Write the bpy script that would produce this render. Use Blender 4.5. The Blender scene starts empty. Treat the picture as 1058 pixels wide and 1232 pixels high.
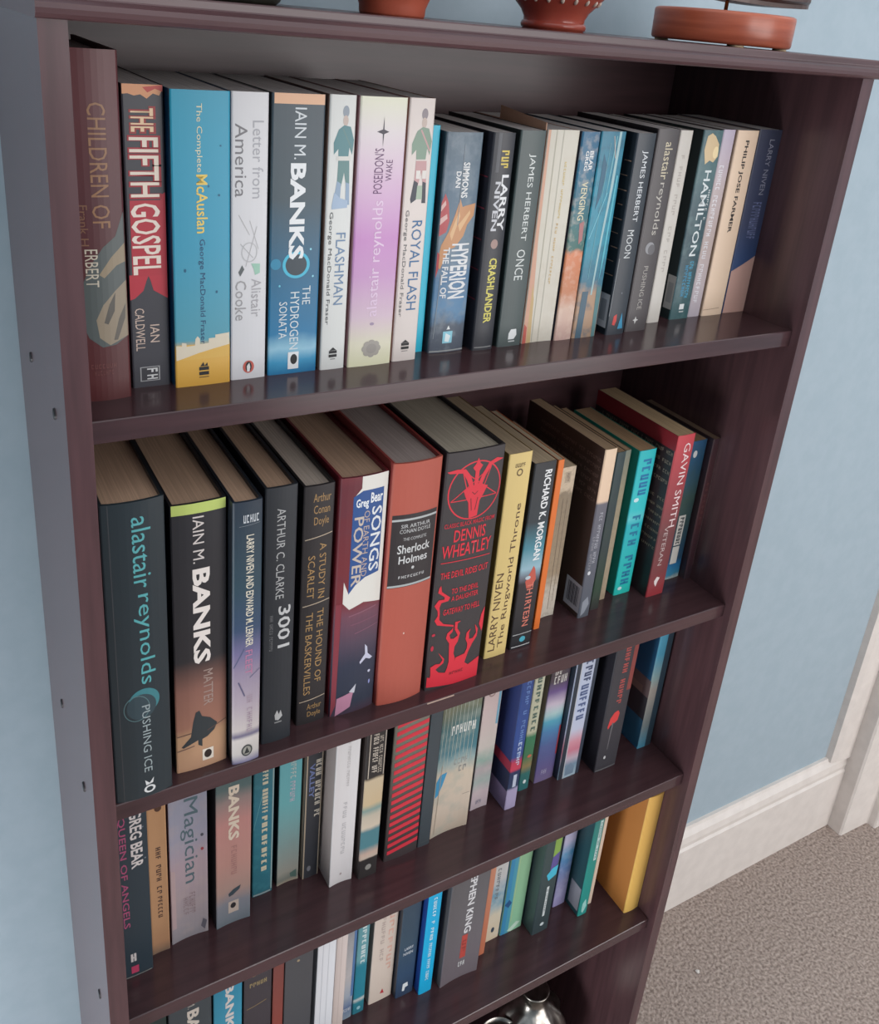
import bpy, bmesh, math, random
from mathutils import Matrix, Vector

random.seed(7)
SC = bpy.context.scene
COL = SC.collection

# ------------------------------------------------------------------ camera
cam_d = bpy.data.cameras.new('camera')
cam = bpy.data.objects.new('camera', cam_d)
COL.objects.link(cam)
RIGHT = Vector((0.86366818, -0.49643918, 0.08732364))
DOWN = Vector((-0.11720258, -0.36627309, -0.92309673))
FWD = Vector((0.49024569, 0.78701472, -0.37452236))
M = Matrix.Identity(4)
for i in range(3):
    M[i][0] = RIGHT[i]; M[i][1] = -DOWN[i]; M[i][2] = -FWD[i]
M.translation = Vector((-0.07177906, -0.53842419, 1.52640905))
cam.matrix_world = M
cam_d.sensor_fit = 'VERTICAL'
cam_d.sensor_height = 36.0
cam_d.lens = 1099.1954 / 1232.0 * 36.0
cam_d.shift_x = -2.6043 / 1232.0
cam_d.shift_y = -153.6219 / 1232.0
cam_d.clip_start = 0.02
SC.camera = cam

# ------------------------------------------------------------------ world, window light, added fill lights, exposure
wd = bpy.data.worlds.new('world'); SC.world = wd
wd.use_nodes = True
wd.node_tree.nodes['Background'].inputs[0].default_value = (0.93, 0.965, 1.0, 1)
wd.node_tree.nodes['Background'].inputs[1].default_value = 1.35

def area_light(name, loc, rot, sx, sy, power, col):
    l = bpy.data.lights.new(name, 'AREA'); l.shape = 'RECTANGLE'
    l.size = sx; l.size_y = sy; l.energy = power; l.color = col
    o = bpy.data.objects.new(name, l); COL.objects.link(o)
    o.location = loc; o.rotation_euler = rot
    return o
area_light('window_daylight', (1.75, -2.26, 1.22), (math.radians(90), 0, 0), 1.5, 2.0, 46, (1.0, 0.965, 0.945))
area_light('high_fill_light', (0.68, -2.26, 1.75), (math.radians(90), 0, 0), 0.4, 1.0, 10, (1.0, 0.965, 0.945))  # added fill to brighten page tops and the top compartment
area_light('low_fill_light', (-0.93, -0.30, 0.36), (0, math.radians(-90), 0), 0.6, 0.5, 18, (0.93, 0.97, 1.0))  # added fill that brightens the lower left wall

SC.view_settings.view_transform = 'Standard'
SC.view_settings.look = 'None'
SC.view_settings.gamma = 1.0
SC.view_settings.use_curve_mapping = False
SC.view_settings.exposure = 0.0

# ------------------------------------------------------------------ materials
def lin(c):
    return tuple(((x / 255) / 12.92 if x / 255 <= 0.04045 else ((x / 255 + 0.055) / 1.055) ** 2.4) for x in c)

INK = 0.78     # reflectance of printed stock against pure white

def new_mat(name):
    m = bpy.data.materials.new(name); m.use_nodes = True
    nt = m.node_tree
    return m, nt, nt.nodes['Principled BSDF']

def ink(c):
    return tuple(x * INK for x in lin(c))

_pm = {}
def flat(col, rough=0.5, metal=0.0):
    k = (tuple(col), rough, metal)
    if k not in _pm:
        m, nt, b = new_mat('ink_%d_%d_%d' % tuple(col))
        b.inputs['Base Color'].default_value = (*ink(col), 1)
        b.inputs['Roughness'].default_value = rough
        b.inputs['Metallic'].default_value = metal
        _pm[k] = m
    return _pm[k]

def noise_mat(name, c1, c2, scale=(8, 8, 8), nscale=4.0, detail=4.0, rough=0.6, bump=0.0, bumpdist=0.001, bscale=None, lo=0.35, hi=0.65, coat=0.0):
    m, nt, b = new_mat(name)
    tc = nt.nodes.new('ShaderNodeTexCoord'); mp = nt.nodes.new('ShaderNodeMapping')
    mp.inputs['Scale'].default_value = scale
    nt.links.new(tc.outputs['Object'], mp.inputs['Vector'])
    n = nt.nodes.new('ShaderNodeTexNoise'); n.inputs['Scale'].default_value = nscale; n.inputs['Detail'].default_value = detail
    nt.links.new(mp.outputs['Vector'], n.inputs['Vector'])
    r = nt.nodes.new('ShaderNodeValToRGB')
    r.color_ramp.elements[0].position = lo; r.color_ramp.elements[0].color = (*lin(c1), 1)
    r.color_ramp.elements[1].position = hi; r.color_ramp.elements[1].color = (*lin(c2), 1)
    nt.links.new(n.outputs['Fac'], r.inputs['Fac'])
    nt.links.new(r.outputs['Color'], b.inputs['Base Color'])
    b.inputs['Roughness'].default_value = rough
    b.inputs['Coat Weight'].default_value = coat
    if bump:
        bp = nt.nodes.new('ShaderNodeBump'); bp.inputs['Strength'].default_value = bump; bp.inputs['Distance'].default_value = bumpdist
        if bscale:
            n2 = nt.nodes.new('ShaderNodeTexNoise'); n2.inputs['Scale'].default_value = bscale; n2.inputs['Detail'].default_value = 2
            nt.links.new(tc.outputs['Object'], n2.inputs['Vector'])
            nt.links.new(n2.outputs['Fac'], bp.inputs['Height'])
        else:
            nt.links.new(n.outputs['Fac'], bp.inputs['Height'])
        nt.links.new(bp.outputs['Normal'], b.inputs['Normal'])
    return m

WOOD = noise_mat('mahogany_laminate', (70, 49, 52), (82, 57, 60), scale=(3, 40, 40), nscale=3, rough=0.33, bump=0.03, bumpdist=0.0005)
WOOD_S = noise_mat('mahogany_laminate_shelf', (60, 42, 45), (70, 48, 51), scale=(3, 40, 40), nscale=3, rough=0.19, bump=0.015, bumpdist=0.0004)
WOOD_V = noise_mat('mahogany_laminate_upright', (70, 49, 52), (82, 57, 60), scale=(40, 40, 3), nscale=3, rough=0.26, bump=0.02, bumpdist=0.0005)
WALL = noise_mat('blue_wall_paint', (150, 166, 176), (155, 170, 180), nscale=6, rough=0.75, bump=0.08, bumpdist=0.001, bscale=180)
CEIL = noise_mat('ceiling_paint', (225, 224, 220), (232, 231, 227), nscale=5, rough=0.9)
GLOSSWHITE = noise_mat('white_gloss_paint', (212, 204, 198), (220, 212, 206), nscale=5, rough=0.35)
CARPET = noise_mat('taupe_carpet', (118, 103, 95), (184, 168, 158), scale=(1, 1, 1), nscale=190, detail=3, rough=0.95, bump=0.9, bumpdist=0.004, lo=0.3, hi=0.72)

_pg = {}
def pages_mat(c):
    c = tuple(c)
    if c not in _pg:
        d = tuple(int(x * 0.88) for x in c)
        _pg[c] = noise_mat('page_edges_%d_%d_%d' % c, d, c, scale=(900, 12, 12), nscale=1.0, detail=3, rough=0.85, bump=0.15, bumpdist=0.0003)
    return _pg[c]

def band_mat(bands, noise=None, rough=0.42):
    """printed cover stock: colour runs down the cover through the listed stops (v from the top),
    noise = (amount, scale, colour) breaks it up as a painted picture"""
    m, nt, b = new_mat('cover_print')
    tc = nt.nodes.new('ShaderNodeTexCoord'); sp = nt.nodes.new('ShaderNodeSeparateXYZ')
    nt.links.new(tc.outputs['Generated'], sp.inputs[0])
    inv = nt.nodes.new('ShaderNodeMath'); inv.operation = 'SUBTRACT'; inv.inputs[0].default_value = 1.0
    nt.links.new(sp.outputs['Z'], inv.inputs[1])
    src = inv.outputs[0]
    if noise:
        nz = nt.nodes.new('ShaderNodeTexNoise'); nz.inputs['Scale'].default_value = noise[1]; nz.inputs['Detail'].default_value = 5
        nt.links.new(tc.outputs['Object'], nz.inputs['Vector'])
        ma = nt.nodes.new('ShaderNodeMath'); ma.operation = 'MULTIPLY_ADD'
        ma.inputs[1].default_value = noise[0] * 0.35; 
        nt.links.new(nz.outputs['Fac'], ma.inputs[0])
        off = nt.nodes.new('ShaderNodeMath'); off.operation = 'SUBTRACT'; off.inputs[1].default_value = noise[0] * 0.175
        nt.links.new(src, off.inputs[0]); nt.links.new(off.outputs[0], ma.inputs[2])
        src = ma.outputs[0]
    r = nt.nodes.new('ShaderNodeValToRGB')
    els = r.color_ramp.elements
    els[0].position = bands[0][0]; els[0].color = (*ink(bands[0][1]), 1)
    els[1].position = bands[-1][0]; els[1].color = (*ink(bands[-1][1]), 1)
    for v, c in bands[1:-1]:
        e = els.new(v); e.color = (*ink(c), 1)
    nt.links.new(src, r.inputs['Fac'])
    out = r.outputs['Color']
    if noise and len(noise) > 2:
        n2 = nt.nodes.new('ShaderNodeTexNoise'); n2.inputs['Scale'].default_value = noise[1] * 1.7; n2.inputs['Detail'].default_value = 6
        mp = nt.nodes.new('ShaderNodeMapping'); mp.inputs['Location'].default_value = (3.1, 1.7, 9.2)
        nt.links.new(tc.outputs['Object'], mp.inputs['Vector']); nt.links.new(mp.outputs['Vector'], n2.inputs['Vector'])
        rr = nt.nodes.new('ShaderNodeValToRGB'); rr.color_ramp.elements[0].position = 0.48; rr.color_ramp.elements[1].position = 0.66
        nt.links.new(n2.outputs['Fac'], rr.inputs['Fac'])
        mu = nt.nodes.new('ShaderNodeMath'); mu.operation = 'MULTIPLY'; mu.inputs[1].default_value = min(1, noise[0])
        nt.links.new(rr.outputs['Color'], mu.inputs[0])
        mx = nt.nodes.new('ShaderNodeMix'); mx.data_type = 'RGBA'
        nt.links.new(mu.outputs[0], mx.inputs['Factor'])
        nt.links.new(out, mx.inputs['A']); mx.inputs['B'].default_value = (*ink(noise[2]), 1)
        out = mx.outputs['Result']
    nt.links.new(out, b.inputs['Base Color'])
    b.inputs['Roughness'].default_value = rough
    return m

# ------------------------------------------------------------------ object helpers
def link(name, me, mat=None, parent=None):
    o = bpy.data.objects.new(name, me); COL.objects.link(o)
    if mat is not None:
        for m in (mat if isinstance(mat, (list, tuple)) else [mat]):
            me.materials.append(m)
    if parent is not None: o.parent = parent
    return o

def tag(o, label, cat, group=None):
    o['label'] = label; o['category'] = cat
    if group: o['group'] = group
    return o

def struct(o):
    o['kind'] = 'structure'; return o

def empty(name, loc, rz=0):
    o = bpy.data.objects.new(name, None); COL.objects.link(o)
    o.location = loc; o.rotation_euler = (0, 0, rz); o.empty_display_size = 0.02
    return o

def box_bm(x0, x1, y0, y1, z0, z1, bev=0.0, seg=2):
    bm = bmesh.new()
    bmesh.ops.create_cube(bm, size=1)
    for v in bm.verts:
        v.co = Vector((x0 + (v.co.x + .5) * (x1 - x0), y0 + (v.co.y + .5) * (y1 - y0), z0 + (v.co.z + .5) * (z1 - z0)))
    if bev:
        bmesh.ops.bevel(bm, geom=bm.edges[:], offset=bev, segments=seg, affect='EDGES', profile=0.5)
    return bm

def box(name, dims, mat, parent=None, bev=0.0, seg=2):
    bm = box_bm(*dims, bev, seg)
    me = bpy.data.meshes.new(name); bm.to_mesh(me); bm.free()
    return link(name, me, mat, parent)

def prism_x(name, prof, x0, x1, mat, parent=None):
    """profile in (y,z) extruded along x"""
    n = len(prof)
    vs = [(x0, y, z) for y, z in prof] + [(x1, y, z) for y, z in prof]
    fs = [tuple(range(n))[::-1], tuple(range(n, 2 * n))] + [(i, (i + 1) % n, n + (i + 1) % n, n + i) for i in range(n)]
    me = bpy.data.meshes.new(name); me.from_pydata(vs, [], fs)
    bm = bmesh.new(); bm.from_mesh(me); bmesh.ops.recalc_face_normals(bm, faces=bm.faces); bm.to_mesh(me); bm.free()
    return link(name, me, mat, parent)

def prism_z(name, prof, z0, z1, mat, parent=None):
    n = len(prof)
    vs = [(x, y, z0) for x, y in prof] + [(x, y, z1) for x, y in prof]
    fs = [tuple(range(n))[::-1], tuple(range(n, 2 * n))] + [(i, (i + 1) % n, n + (i + 1) % n, n + i) for i in range(n)]
    me = bpy.data.meshes.new(name); me.from_pydata(vs, [], fs)
    bm = bmesh.new(); bm.from_mesh(me); bmesh.ops.recalc_face_normals(bm, faces=bm.faces); bm.to_mesh(me); bm.free()
    return link(name, me, mat, parent)

def lathe(name, prof, mat, parent=None, seg=48, loc=(0, 0, 0), flute=None):
    """profile list of (r,z) from bottom to top; flute=(count, depth, z0, z1)"""
    vs = []; fs = []
    for r, z in prof:
        for k in range(seg):
            a = 2 * math.pi * k / seg
            rr = r
            if flute and flute[2] <= z <= flute[3]:
                rr = r * (1 + flute[1] * math.cos(flute[0] * a))
            vs.append((loc[0] + rr * math.cos(a), loc[1] + rr * math.sin(a), loc[2] + z))
    for j in range(len(prof) - 1):
        for k in range(seg):
            k2 = (k + 1) % seg
            fs.append((j * seg + k, j * seg + k2, (j + 1) * seg + k2, (j + 1) * seg + k))
    fs.append(tuple(range(seg))[::-1])
    fs.append(tuple((len(prof) - 1) * seg + k for k in range(seg)))
    me = bpy.data.meshes.new(name); me.from_pydata(vs, [], fs)
    for p in me.polygons: p.use_smooth = len(p.vertices) == 4
    o = link(name, me, mat, parent)
    return o

# ------------------------------------------------------------------ measurements (metres, floor z = 0, bookcase front at y = 0)
W, D, T, TS, INS = 0.678, 0.2352, 0.01497, 0.01599, 0.00926
ZT = 1.50635                     # underside of the top board
Z1, Z2, Z3, Z4, Z5 = 1.27209, 0.95333, 0.70886, 0.46113, 0.075
YW = 0.2617                       # wall plane
YB = 0.2437                       # skirting board face

# ------------------------------------------------------------------ the room
XL, XR, YF, HC = -0.96, 2.9, -2.3, 2.4
struct(box('floor', (XL - .1, XR + .1, YF - .1, YW + .1, -0.05, 0), CARPET))
struct(box('wall_back', (XL - .1, XR + .1, YW, YW + .1, 0, HC), WALL))
struct(box('wall_left', (XL - .1, XL, YF, YW, 0, HC), WALL))
struct(box('wall_right', (XR, XR + .1, YF, YW, 0, HC), WALL))
struct(box('wall_front', (XL - .1, XR + .1, YF - .1, YF, 0, HC), WALL))

def skirting(name, x0, x1):
    h = 0.1947
    prof = [(YW, 0), (YB, 0), (YB, h - .045), (YB + .003, h - .040), (YB + .002, h - .03), (YB + .004, h - .016), (YB + .010, h - .006), (YB + .012, h), (YW, h)]
    return struct(prism_x(name, prof, x0, x1, GLOSSWHITE))
skirting('baseboard_back', XL, 1.486)

# door casing and door to the right of the case
cas = struct(prism_z('trim_1', [(1.430, YW), (1.433, YW - .012), (1.446, YW - .016), (1.478, YW - .019), (1.486, YW - .019), (1.486, YW)], 0.188, 2.1, GLOSSWHITE))
struct(prism_z('trim_2', [(1.486, YW), (1.486, 0.215), (1.489, 0.211), (1.568, 0.209), (1.571, 0.207), (1.572, 0.194), (1.574, 0.191), (1.61, 0.190), (1.65, 0.192), (1.65, YW)], 0, 2.1, GLOSSWHITE))
dr = struct(box('door_1', (1.652, 2.41, YW - .03, YW + .01, 0.005, 2.03), GLOSSWHITE, None, .002))
for z0, z1 in ((.2, .85), (1.05, 1.85)):
    for x0 in (1.75, 2.08):
        box('door_panel', (x0, x0 + .24, YW - .036, YW - .028, z0, z1), GLOSSWHITE, dr, .006)
lathe('door_handle', [(.004, -.01), (.012, -.008), (.024, 0), (.026, .012), (.02, .024), (.006, .028)], flat((190, 170, 110), .25, 1.0), dr, 24, (2.35, YW - .055, 1.0))
struct(prism_z('trim_3', [(2.412, YW), (2.412, 0.20), (2.5, 0.21), (2.5, YW)], 0, 2.1, GLOSSWHITE))

# tall daylight window in the front wall, plus frames added around two fill lights
def window(name, x0, x1, z0, z1):
    o = struct(box(name, (x0 - .06, x1 + .06, YF, YF + .03, z1, z1 + .06), GLOSSWHITE))
    box('window_frame', (x0 - .06, x0, YF, YF + .03, z0, z1), GLOSSWHITE, o)
    box('window_frame', (x1, x1 + .06, YF, YF + .03, z0, z1), GLOSSWHITE, o)
    box('window_sill', (x0 - .1, x1 + .1, YF, YF + .09, z0 - .035, z0), GLOSSWHITE, o)
window('window_1', 1.0, 2.5, 0.22, 2.22)
window('high_fill_frame', .48, .88, 1.25, 2.25)  # invented surround for the added high fill light
low_fill = struct(box('low_fill_frame', (XL, XL + .02, -.61, -.55, 0.05, 0.67), GLOSSWHITE))  # invented surround, pieces below included, for the added low fill light
box('window_frame', (XL, XL + .02, -.05, .01, 0.05, 0.67), GLOSSWHITE, low_fill)
box('window_frame', (XL, XL + .02, -.55, -.05, 0.61, 0.67), GLOSSWHITE, low_fill)
box('window_frame', (XL, XL + .02, -.55, -.05, 0.05, 0.11), GLOSSWHITE, low_fill)

# ------------------------------------------------------------------ bookcase
bc = empty('bookcase', (0, 0, 0))
tag(bc, 'tall dark mahogany open bookcase against the blue wall', 'bookcase')
box('side_panel', (0, T, 0, D, 0, ZT), WOOD_V, bc)
box('side_panel', (W - T, W, 0, D, 0, ZT), WOOD_V, bc)
YBK = D - 0.005
box('back_panel', (T, W - T, YBK, D - .001, 0.02, ZT), WOOD, bc)
OV = 0.004
prof = [(D, 0.0), (0.0, 0.0), (-OV * .7, .0008), (-OV - .001, .0028), (-OV - .0018, .0055), (-OV - .001, .0082), (-OV * .5, .0098), (0.0, .0104), (0.0006, .0112), (0.0006, .0148), (0.0012, .0156), (D, .0156)]
tp = prism_x('top_board', [(y, ZT + z) for y, z in prof], -0.001, W + 0.014, WOOD, bc)
shelves = []
for z in (Z1, Z2, Z3, Z4, Z5):
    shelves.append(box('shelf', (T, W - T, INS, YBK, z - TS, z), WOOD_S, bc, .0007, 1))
box('kickboard', (T, W - T, 0.018, 0.032, 0, Z5 - TS), WOOD, bc)
for z, ys in ((Z1, (.0472, .155)), (Z2, (.0462, .1475)), (Z3, (.0495,)), (Z4, (.048, .147))):
    for y in ys:
        bm = bmesh.new()
        bmesh.ops.create_cone(bm, cap_ends=True, segments=20, radius1=.0042, radius2=.0036, depth=.0012)
        bmesh.ops.rotate(bm, verts=bm.verts, cent=(0, 0, 0), matrix=Matrix.Rotation(math.radians(-90), 3, 'Y'))
        bmesh.ops.translate(bm, verts=bm.verts, vec=(-.0005, y, z - TS / 2))
        me = bpy.data.meshes.new('screw_cap'); bm.to_mesh(me); bm.free()
        s = link('screw_cap', me, flat((22, 18, 24), .5), bc)
# worn chip on the front edge of the second shelf
wc = box('edge_chip', (.286, .314, INS - .0004, INS + .0006, Z2 - .0014, Z2 - .0004), flat((190, 165, 150), .7), bc)

# ------------------------------------------------------------------ books
TXT = []     # queued lettering
GLY = []     # queued illegible print

def ring_pts(uc, vc, ru, rv, n=40, a0=0, a1=2 * math.pi):
    return [(uc + ru * math.cos(a0 + (a1 - a0) * i / n), vc + rv * math.sin(a0 + (a1 - a0) * i / n)) for i in range(n + (0 if abs(a1 - a0 - 2 * math.pi) < 1e-6 else 1))]

class Book:
    def __init__(s, kind, row_z, x0, x1, yf, h, d, label, bands, side=None, pages=(214, 198, 174), bulge=0.0, art=(), noise=None,
                 right=None, rough=0.42, group=None, lean=0.0):
        s.w = (x1 - x0) / 1000.0; s.h = h / 1000.0; s.d = d / 1000.0; s.b = bulge / 1000.0
        hb = kind == 'hardback_book'
        s.root = empty(kind, (x0 / 1000.0, yf / 1000.0, row_z))
        s.root.rotation_euler[1] = math.radians(lean)
        tag(s.root, label, 'book', group)
        if not isinstance(bands[0], (tuple, list)): bands = [(0, bands), (1, bands)]
        side = side or bands[len(bands) // 2][1]
        sm = band_mat(bands, noise, rough)
        w, h, d = s.w, s.h, s.d
        c = min(.0012, w * .12)
        th = .0022 if hb else .0005
        n = 8
        outer = [(0, d), (0, c), (c * .25, c * .3)]
        for i in range(n + 1):
            x = c + (w - 2 * c) * i / n
            outer.append((x, s.sy(x / w)))
        outer += [(w - c * .25, c * .3), (w, c), (w, d)]
        inner = []
        for (x, y) in outer:
            xi = min(max(x, th), w - th); yi = y + th if th < y < d - 1e-6 or y < th else y
            if y >= d - 1e-6: yi = d
            else: yi = max(y + th, s.sy(xi / w) + th)
            inner.append((xi, yi))
        m = len(outer)
        vs = [(x, y, 0) for x, y in outer] + [(x, y, h) for x, y in outer] + [(x, y, 0) for x, y in inner] + [(x, y, h) for x, y in inner]
        fs = []; mi = []
        for i in range(m - 1):
            fs.append((i, i + 1, m + i + 1, m + i)); mi.append(1 if i == 0 else (2 if i == m - 2 else 0))
            fs.append((2 * m + i + 1, 2 * m + i, 3 * m + i, 3 * m + i + 1)); mi.append(1)
            fs.append((m + i, m + i + 1, 3 * m + i + 1, 3 * m + i)); mi.append(0 if 0 < i < m - 2 else 1)
            fs.append((i + 1, i, 2 * m + i, 2 * m + i + 1)); mi.append(1)
        for a in (0, m - 1):
            fs.append((a, m + a, 3 * m + a, 2 * m + a)); mi.append(1)
        me = bpy.data.meshes.new('cover'); me.from_pydata(vs, [], fs)
        s.cover = link('cover', me, [sm, flat(side, rough), flat(right or side, rough)], s.root)
        for p, k in zip(me.polygons, mi): p.material_index = k
        # page block, slightly dished top
        e = .0034 if hb else .0004
        zt = h - e; zb = e if hb else .0003
        yb = d - (.004 if hb else .0006)
        y0 = s.sy(.5) * .6 + th + .0008 if s.b > 0 else th + .0008 + max(0, -s.b)
        bm = box_bm(th + .0001, w - th - .0001, y0, yb, zb, zt)
        me = bpy.data.meshes.new('page_block'); bm.to_mesh(me); bm.free()
        link('page_block', me, pages_mat(pages), s.root)
        if hb:
            # head band at the top of the spine
            bm = box_bm(th + .0004, w - th - .0004, y0 - .0012, y0 + .0002, zt - .003, zt + .0006)
            me = bpy.data.meshes.new('head_band'); bm.to_mesh(me); bm.free()
            link('head_band', me, flat((120, 105, 90), .8), s.root)
        s.add(art)

    def sy(s, u):
        return -s.b * (1 - (2 * u - 1) ** 2)

    def syl(s, x):
        """spine depth at x on the facets of the cover"""
        c = min(.0012, s.w * .12)
        t = (x - c) / (s.w - 2 * c) * 8
        k = min(max(int(math.floor(t)), 0), 7); t = min(max(t - k, 0), 1)
        xa = c + (s.w - 2 * c) * k / 8; xb = c + (s.w - 2 * c) * (k + 1) / 8
        return s.sy(xa / s.w) * (1 - t) + s.sy(xb / s.w) * t

    def wrap(s, me=None, bm=None):
        own = bm is None
        if own:
            bm = bmesh.new(); bm.from_mesh(me)
        if abs(s.b) > .0003:
            c = min(.0012, s.w * .12)
            for k in range(0, 9):
                bmesh.ops.bisect_plane(bm, geom=bm.verts[:] + bm.edges[:] + bm.faces[:], plane_co=(c + (s.w - 2 * c) * k / 8, 0, 0), plane_no=(1, 0, 0))
        for v in bm.verts:
            v.co.y += s.syl(v.co.x)
        if own:
            bm.to_mesh(me); bm.free()

    def add(s, art):
        groups = {}      # one printed shape per item, in stacking order
        lay = 0
        for a in art:
            lay += 1
            eps = .00010 + .000012 * lay
            k = a[0]
            if k == 'T':
                _, txt, u0, u1, v0, v1, col = a[:7]
                dr_ = a[7] if len(a) > 7 else 'd'
                bold = a[8] if len(a) > 8 else 0
                TXT.append((s, txt, u0, u1, v0, v1, col, dr_, bold, eps + .00003, False))
                continue
            if k in ('G', 'SG'):      # print too blurred to read: letter-like strokes from the word lengths
                _, txt, u0, u1, v0, v1, col = a[:7]
                GLY.append((s, txt, u0, u1, v0, v1, col, a[7] if len(a) > 7 else ('d' if k == 'G' else 'h'), a[8] if len(a) > 8 else 0, eps + .00003, k == 'SG'))
                continue
            if k == 'ST':
                _, txt, u0, u1, v0, v1, col = a[:7]
                TXT.append((s, txt, u0, u1, v0, v1, col, a[7] if len(a) > 7 else 'h', 0, eps, True))
                continue
            polys = []; side = False; col = a[-1]
            if k == 'R': polys = [[(a[1], a[3]), (a[2], a[3]), (a[2], a[4]), (a[1], a[4])]]
            elif k == 'P': polys = [a[1]]
            elif k == 'E': polys = [ring_pts(a[1], a[2], a[3], a[4])]
            elif k == 'O':
                uc, vc, ru, rv, t = a[1:6]
                A = ring_pts(uc, vc, ru, rv); B = ring_pts(uc, vc, ru * (1 - t), rv * (1 - t))
                polys = [[A[i], A[(i + 1) % 40], B[(i + 1) % 40], B[i]] for i in range(40)]
            elif k == 'L':   # line from p to q with thickness (in mm)
                (ua, va), (ub, vb), t = a[1], a[2], a[3] / 1000
                dx, dy = (ub - ua) * s.w, (vb - va) * s.h
                L_ = math.hypot(dx, dy); nx, ny = -dy / L_ * t / 2, dx / L_ * t / 2
                polys = [[(ua + nx / s.w, va + ny / s.h), (ub + nx / s.w, vb + ny / s.h), (ub - nx / s.w, vb - ny / s.h), (ua - nx / s.w, va - ny / s.h)]]
            elif k == 'SR':
                polys = [[(a[1], a[3]), (a[2], a[3]), (a[2], a[4]), (a[1], a[4])]]; side = True
            groups[lay] = (tuple(col), side, polys, eps)
        for col, side, polys, eps in groups.values():
            bm = bmesh.new()
            for poly in polys:
                vv = []
                for u, v in poly:
                    if side: vv.append(bm.verts.new((-eps, u * s.d, (1 - v) * s.h)))
                    else: vv.append(bm.verts.new((min(max(u, .02), .98) * s.w, -eps, (1 - v) * s.h)))
                try: bm.faces.new(vv)
                except ValueError: pass
            bmesh.ops.remove_doubles(bm, verts=bm.verts[:], dist=1e-6)
            bmesh.ops.triangulate(bm, faces=bm.faces[:])
            if not side:
                s.wrap(bm=bm)
            bmesh.ops.recalc_face_normals(bm, faces=bm.faces)
            me = bpy.data.meshes.new('printed_motif'); bm.to_mesh(me); bm.free()
            link('back_cover_label' if side else 'printed_motif', me, flat(col, .45), s.cover)

def make_lettering():
    objs = []
    for job in TXT:
        cu = bpy.data.curves.new('t', 'FONT'); cu.body = job[1]; cu.resolution_u = 2
        cu.offset = job[8] * 0.012 if job[8] else 0.0
        cu.space_character = 1.0
        o = bpy.data.objects.new('t', cu); COL.objects.link(o); objs.append(o)
    bpy.context.view_layer.update()
    dg = bpy.context.evaluated_depsgraph_get()
    meshes = [bpy.data.meshes.new_from_object(o.evaluated_get(dg)) for o in objs]
    for o in objs:
        cu = o.data; bpy.data.objects.remove(o); bpy.data.curves.remove(cu)
    rnd = random.Random(11)
    for job in GLY:
        vs = []; fs = []
        t = .2 + .05 * job[8]
        def q(x0, x1, y0, y1):
            n = len(vs); vs.extend([(x0, y0, 0), (x1, y0, 0), (x1, y1, 0), (x0, y1, 0)]); fs.append((n, n + 1, n + 2, n + 3))
        pos = 0
        for word in job[1]:
            for i in range(word):
                x = pos + i + .12; w = .72; k = rnd.randrange(5)
                q(x, x + t, 0, 1)
                if k in (0, 1, 4): q(x + w - t, x + w, 0 if k else .45, 1)
                if k in (0, 2, 3): q(x + t, x + w - t * .5, .8, 1)
                if k in (1, 2): q(x + t, x + w - t * .5, .4, .6)
                if k in (3, 4): q(x + t, x + w - t * .5, 0, .2)
            pos += word + 1
        vs.extend([(.12, 0, 0), (pos - 1.16, 1, 0)])
        me = bpy.data.meshes.new('lettering'); me.from_pydata(vs, [], fs)
        TXT.append(job); meshes.append(me)
    for job, me in zip(TXT, meshes):
        b, txt, u0, u1, v0, v1, col, dr_, bold, eps, side = job
        if not me.vertices: continue
        xs = [v.co.x for v in me.vertices]; ys = [v.co.y for v in me.vertices]
        xa, xb, ya, yb = min(xs), max(xs), min(ys), max(ys)
        for v in me.vertices:
            p = (v.co.x - xa) / (xb - xa); q = (v.co.y - ya) / max(1e-6, yb - ya)
            if dr_ == 'd': u = u0 + q * (u1 - u0); vv = v0 + p * (v1 - v0)
            elif dr_ == 'u': u = u1 - q * (u1 - u0); vv = v1 - p * (v1 - v0)
            else: u = u0 + p * (u1 - u0); vv = v1 - q * (v1 - v0)
            if side: v.co = (-eps, (1 - u) * b.d, (1 - vv) * b.h)
            else: v.co = (min(max(u, .02), .98) * b.w, -eps, (1 - vv) * b.h)
        if not side: b.wrap(me)
        me.name = 'lettering'
        me.materials.clear()
        link('lettering', me, flat(col, .45), b.cover)

PB, HB = 'paperback_book', 'hardback_book'
WH = (228, 227, 225); BLK = (28, 28, 31); GOLD = (176, 140, 92); RED = (222, 44, 62)
PGREY = (238, 235, 232); PBRN = (190, 156, 130); PTAN = (190, 172, 146)

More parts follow.
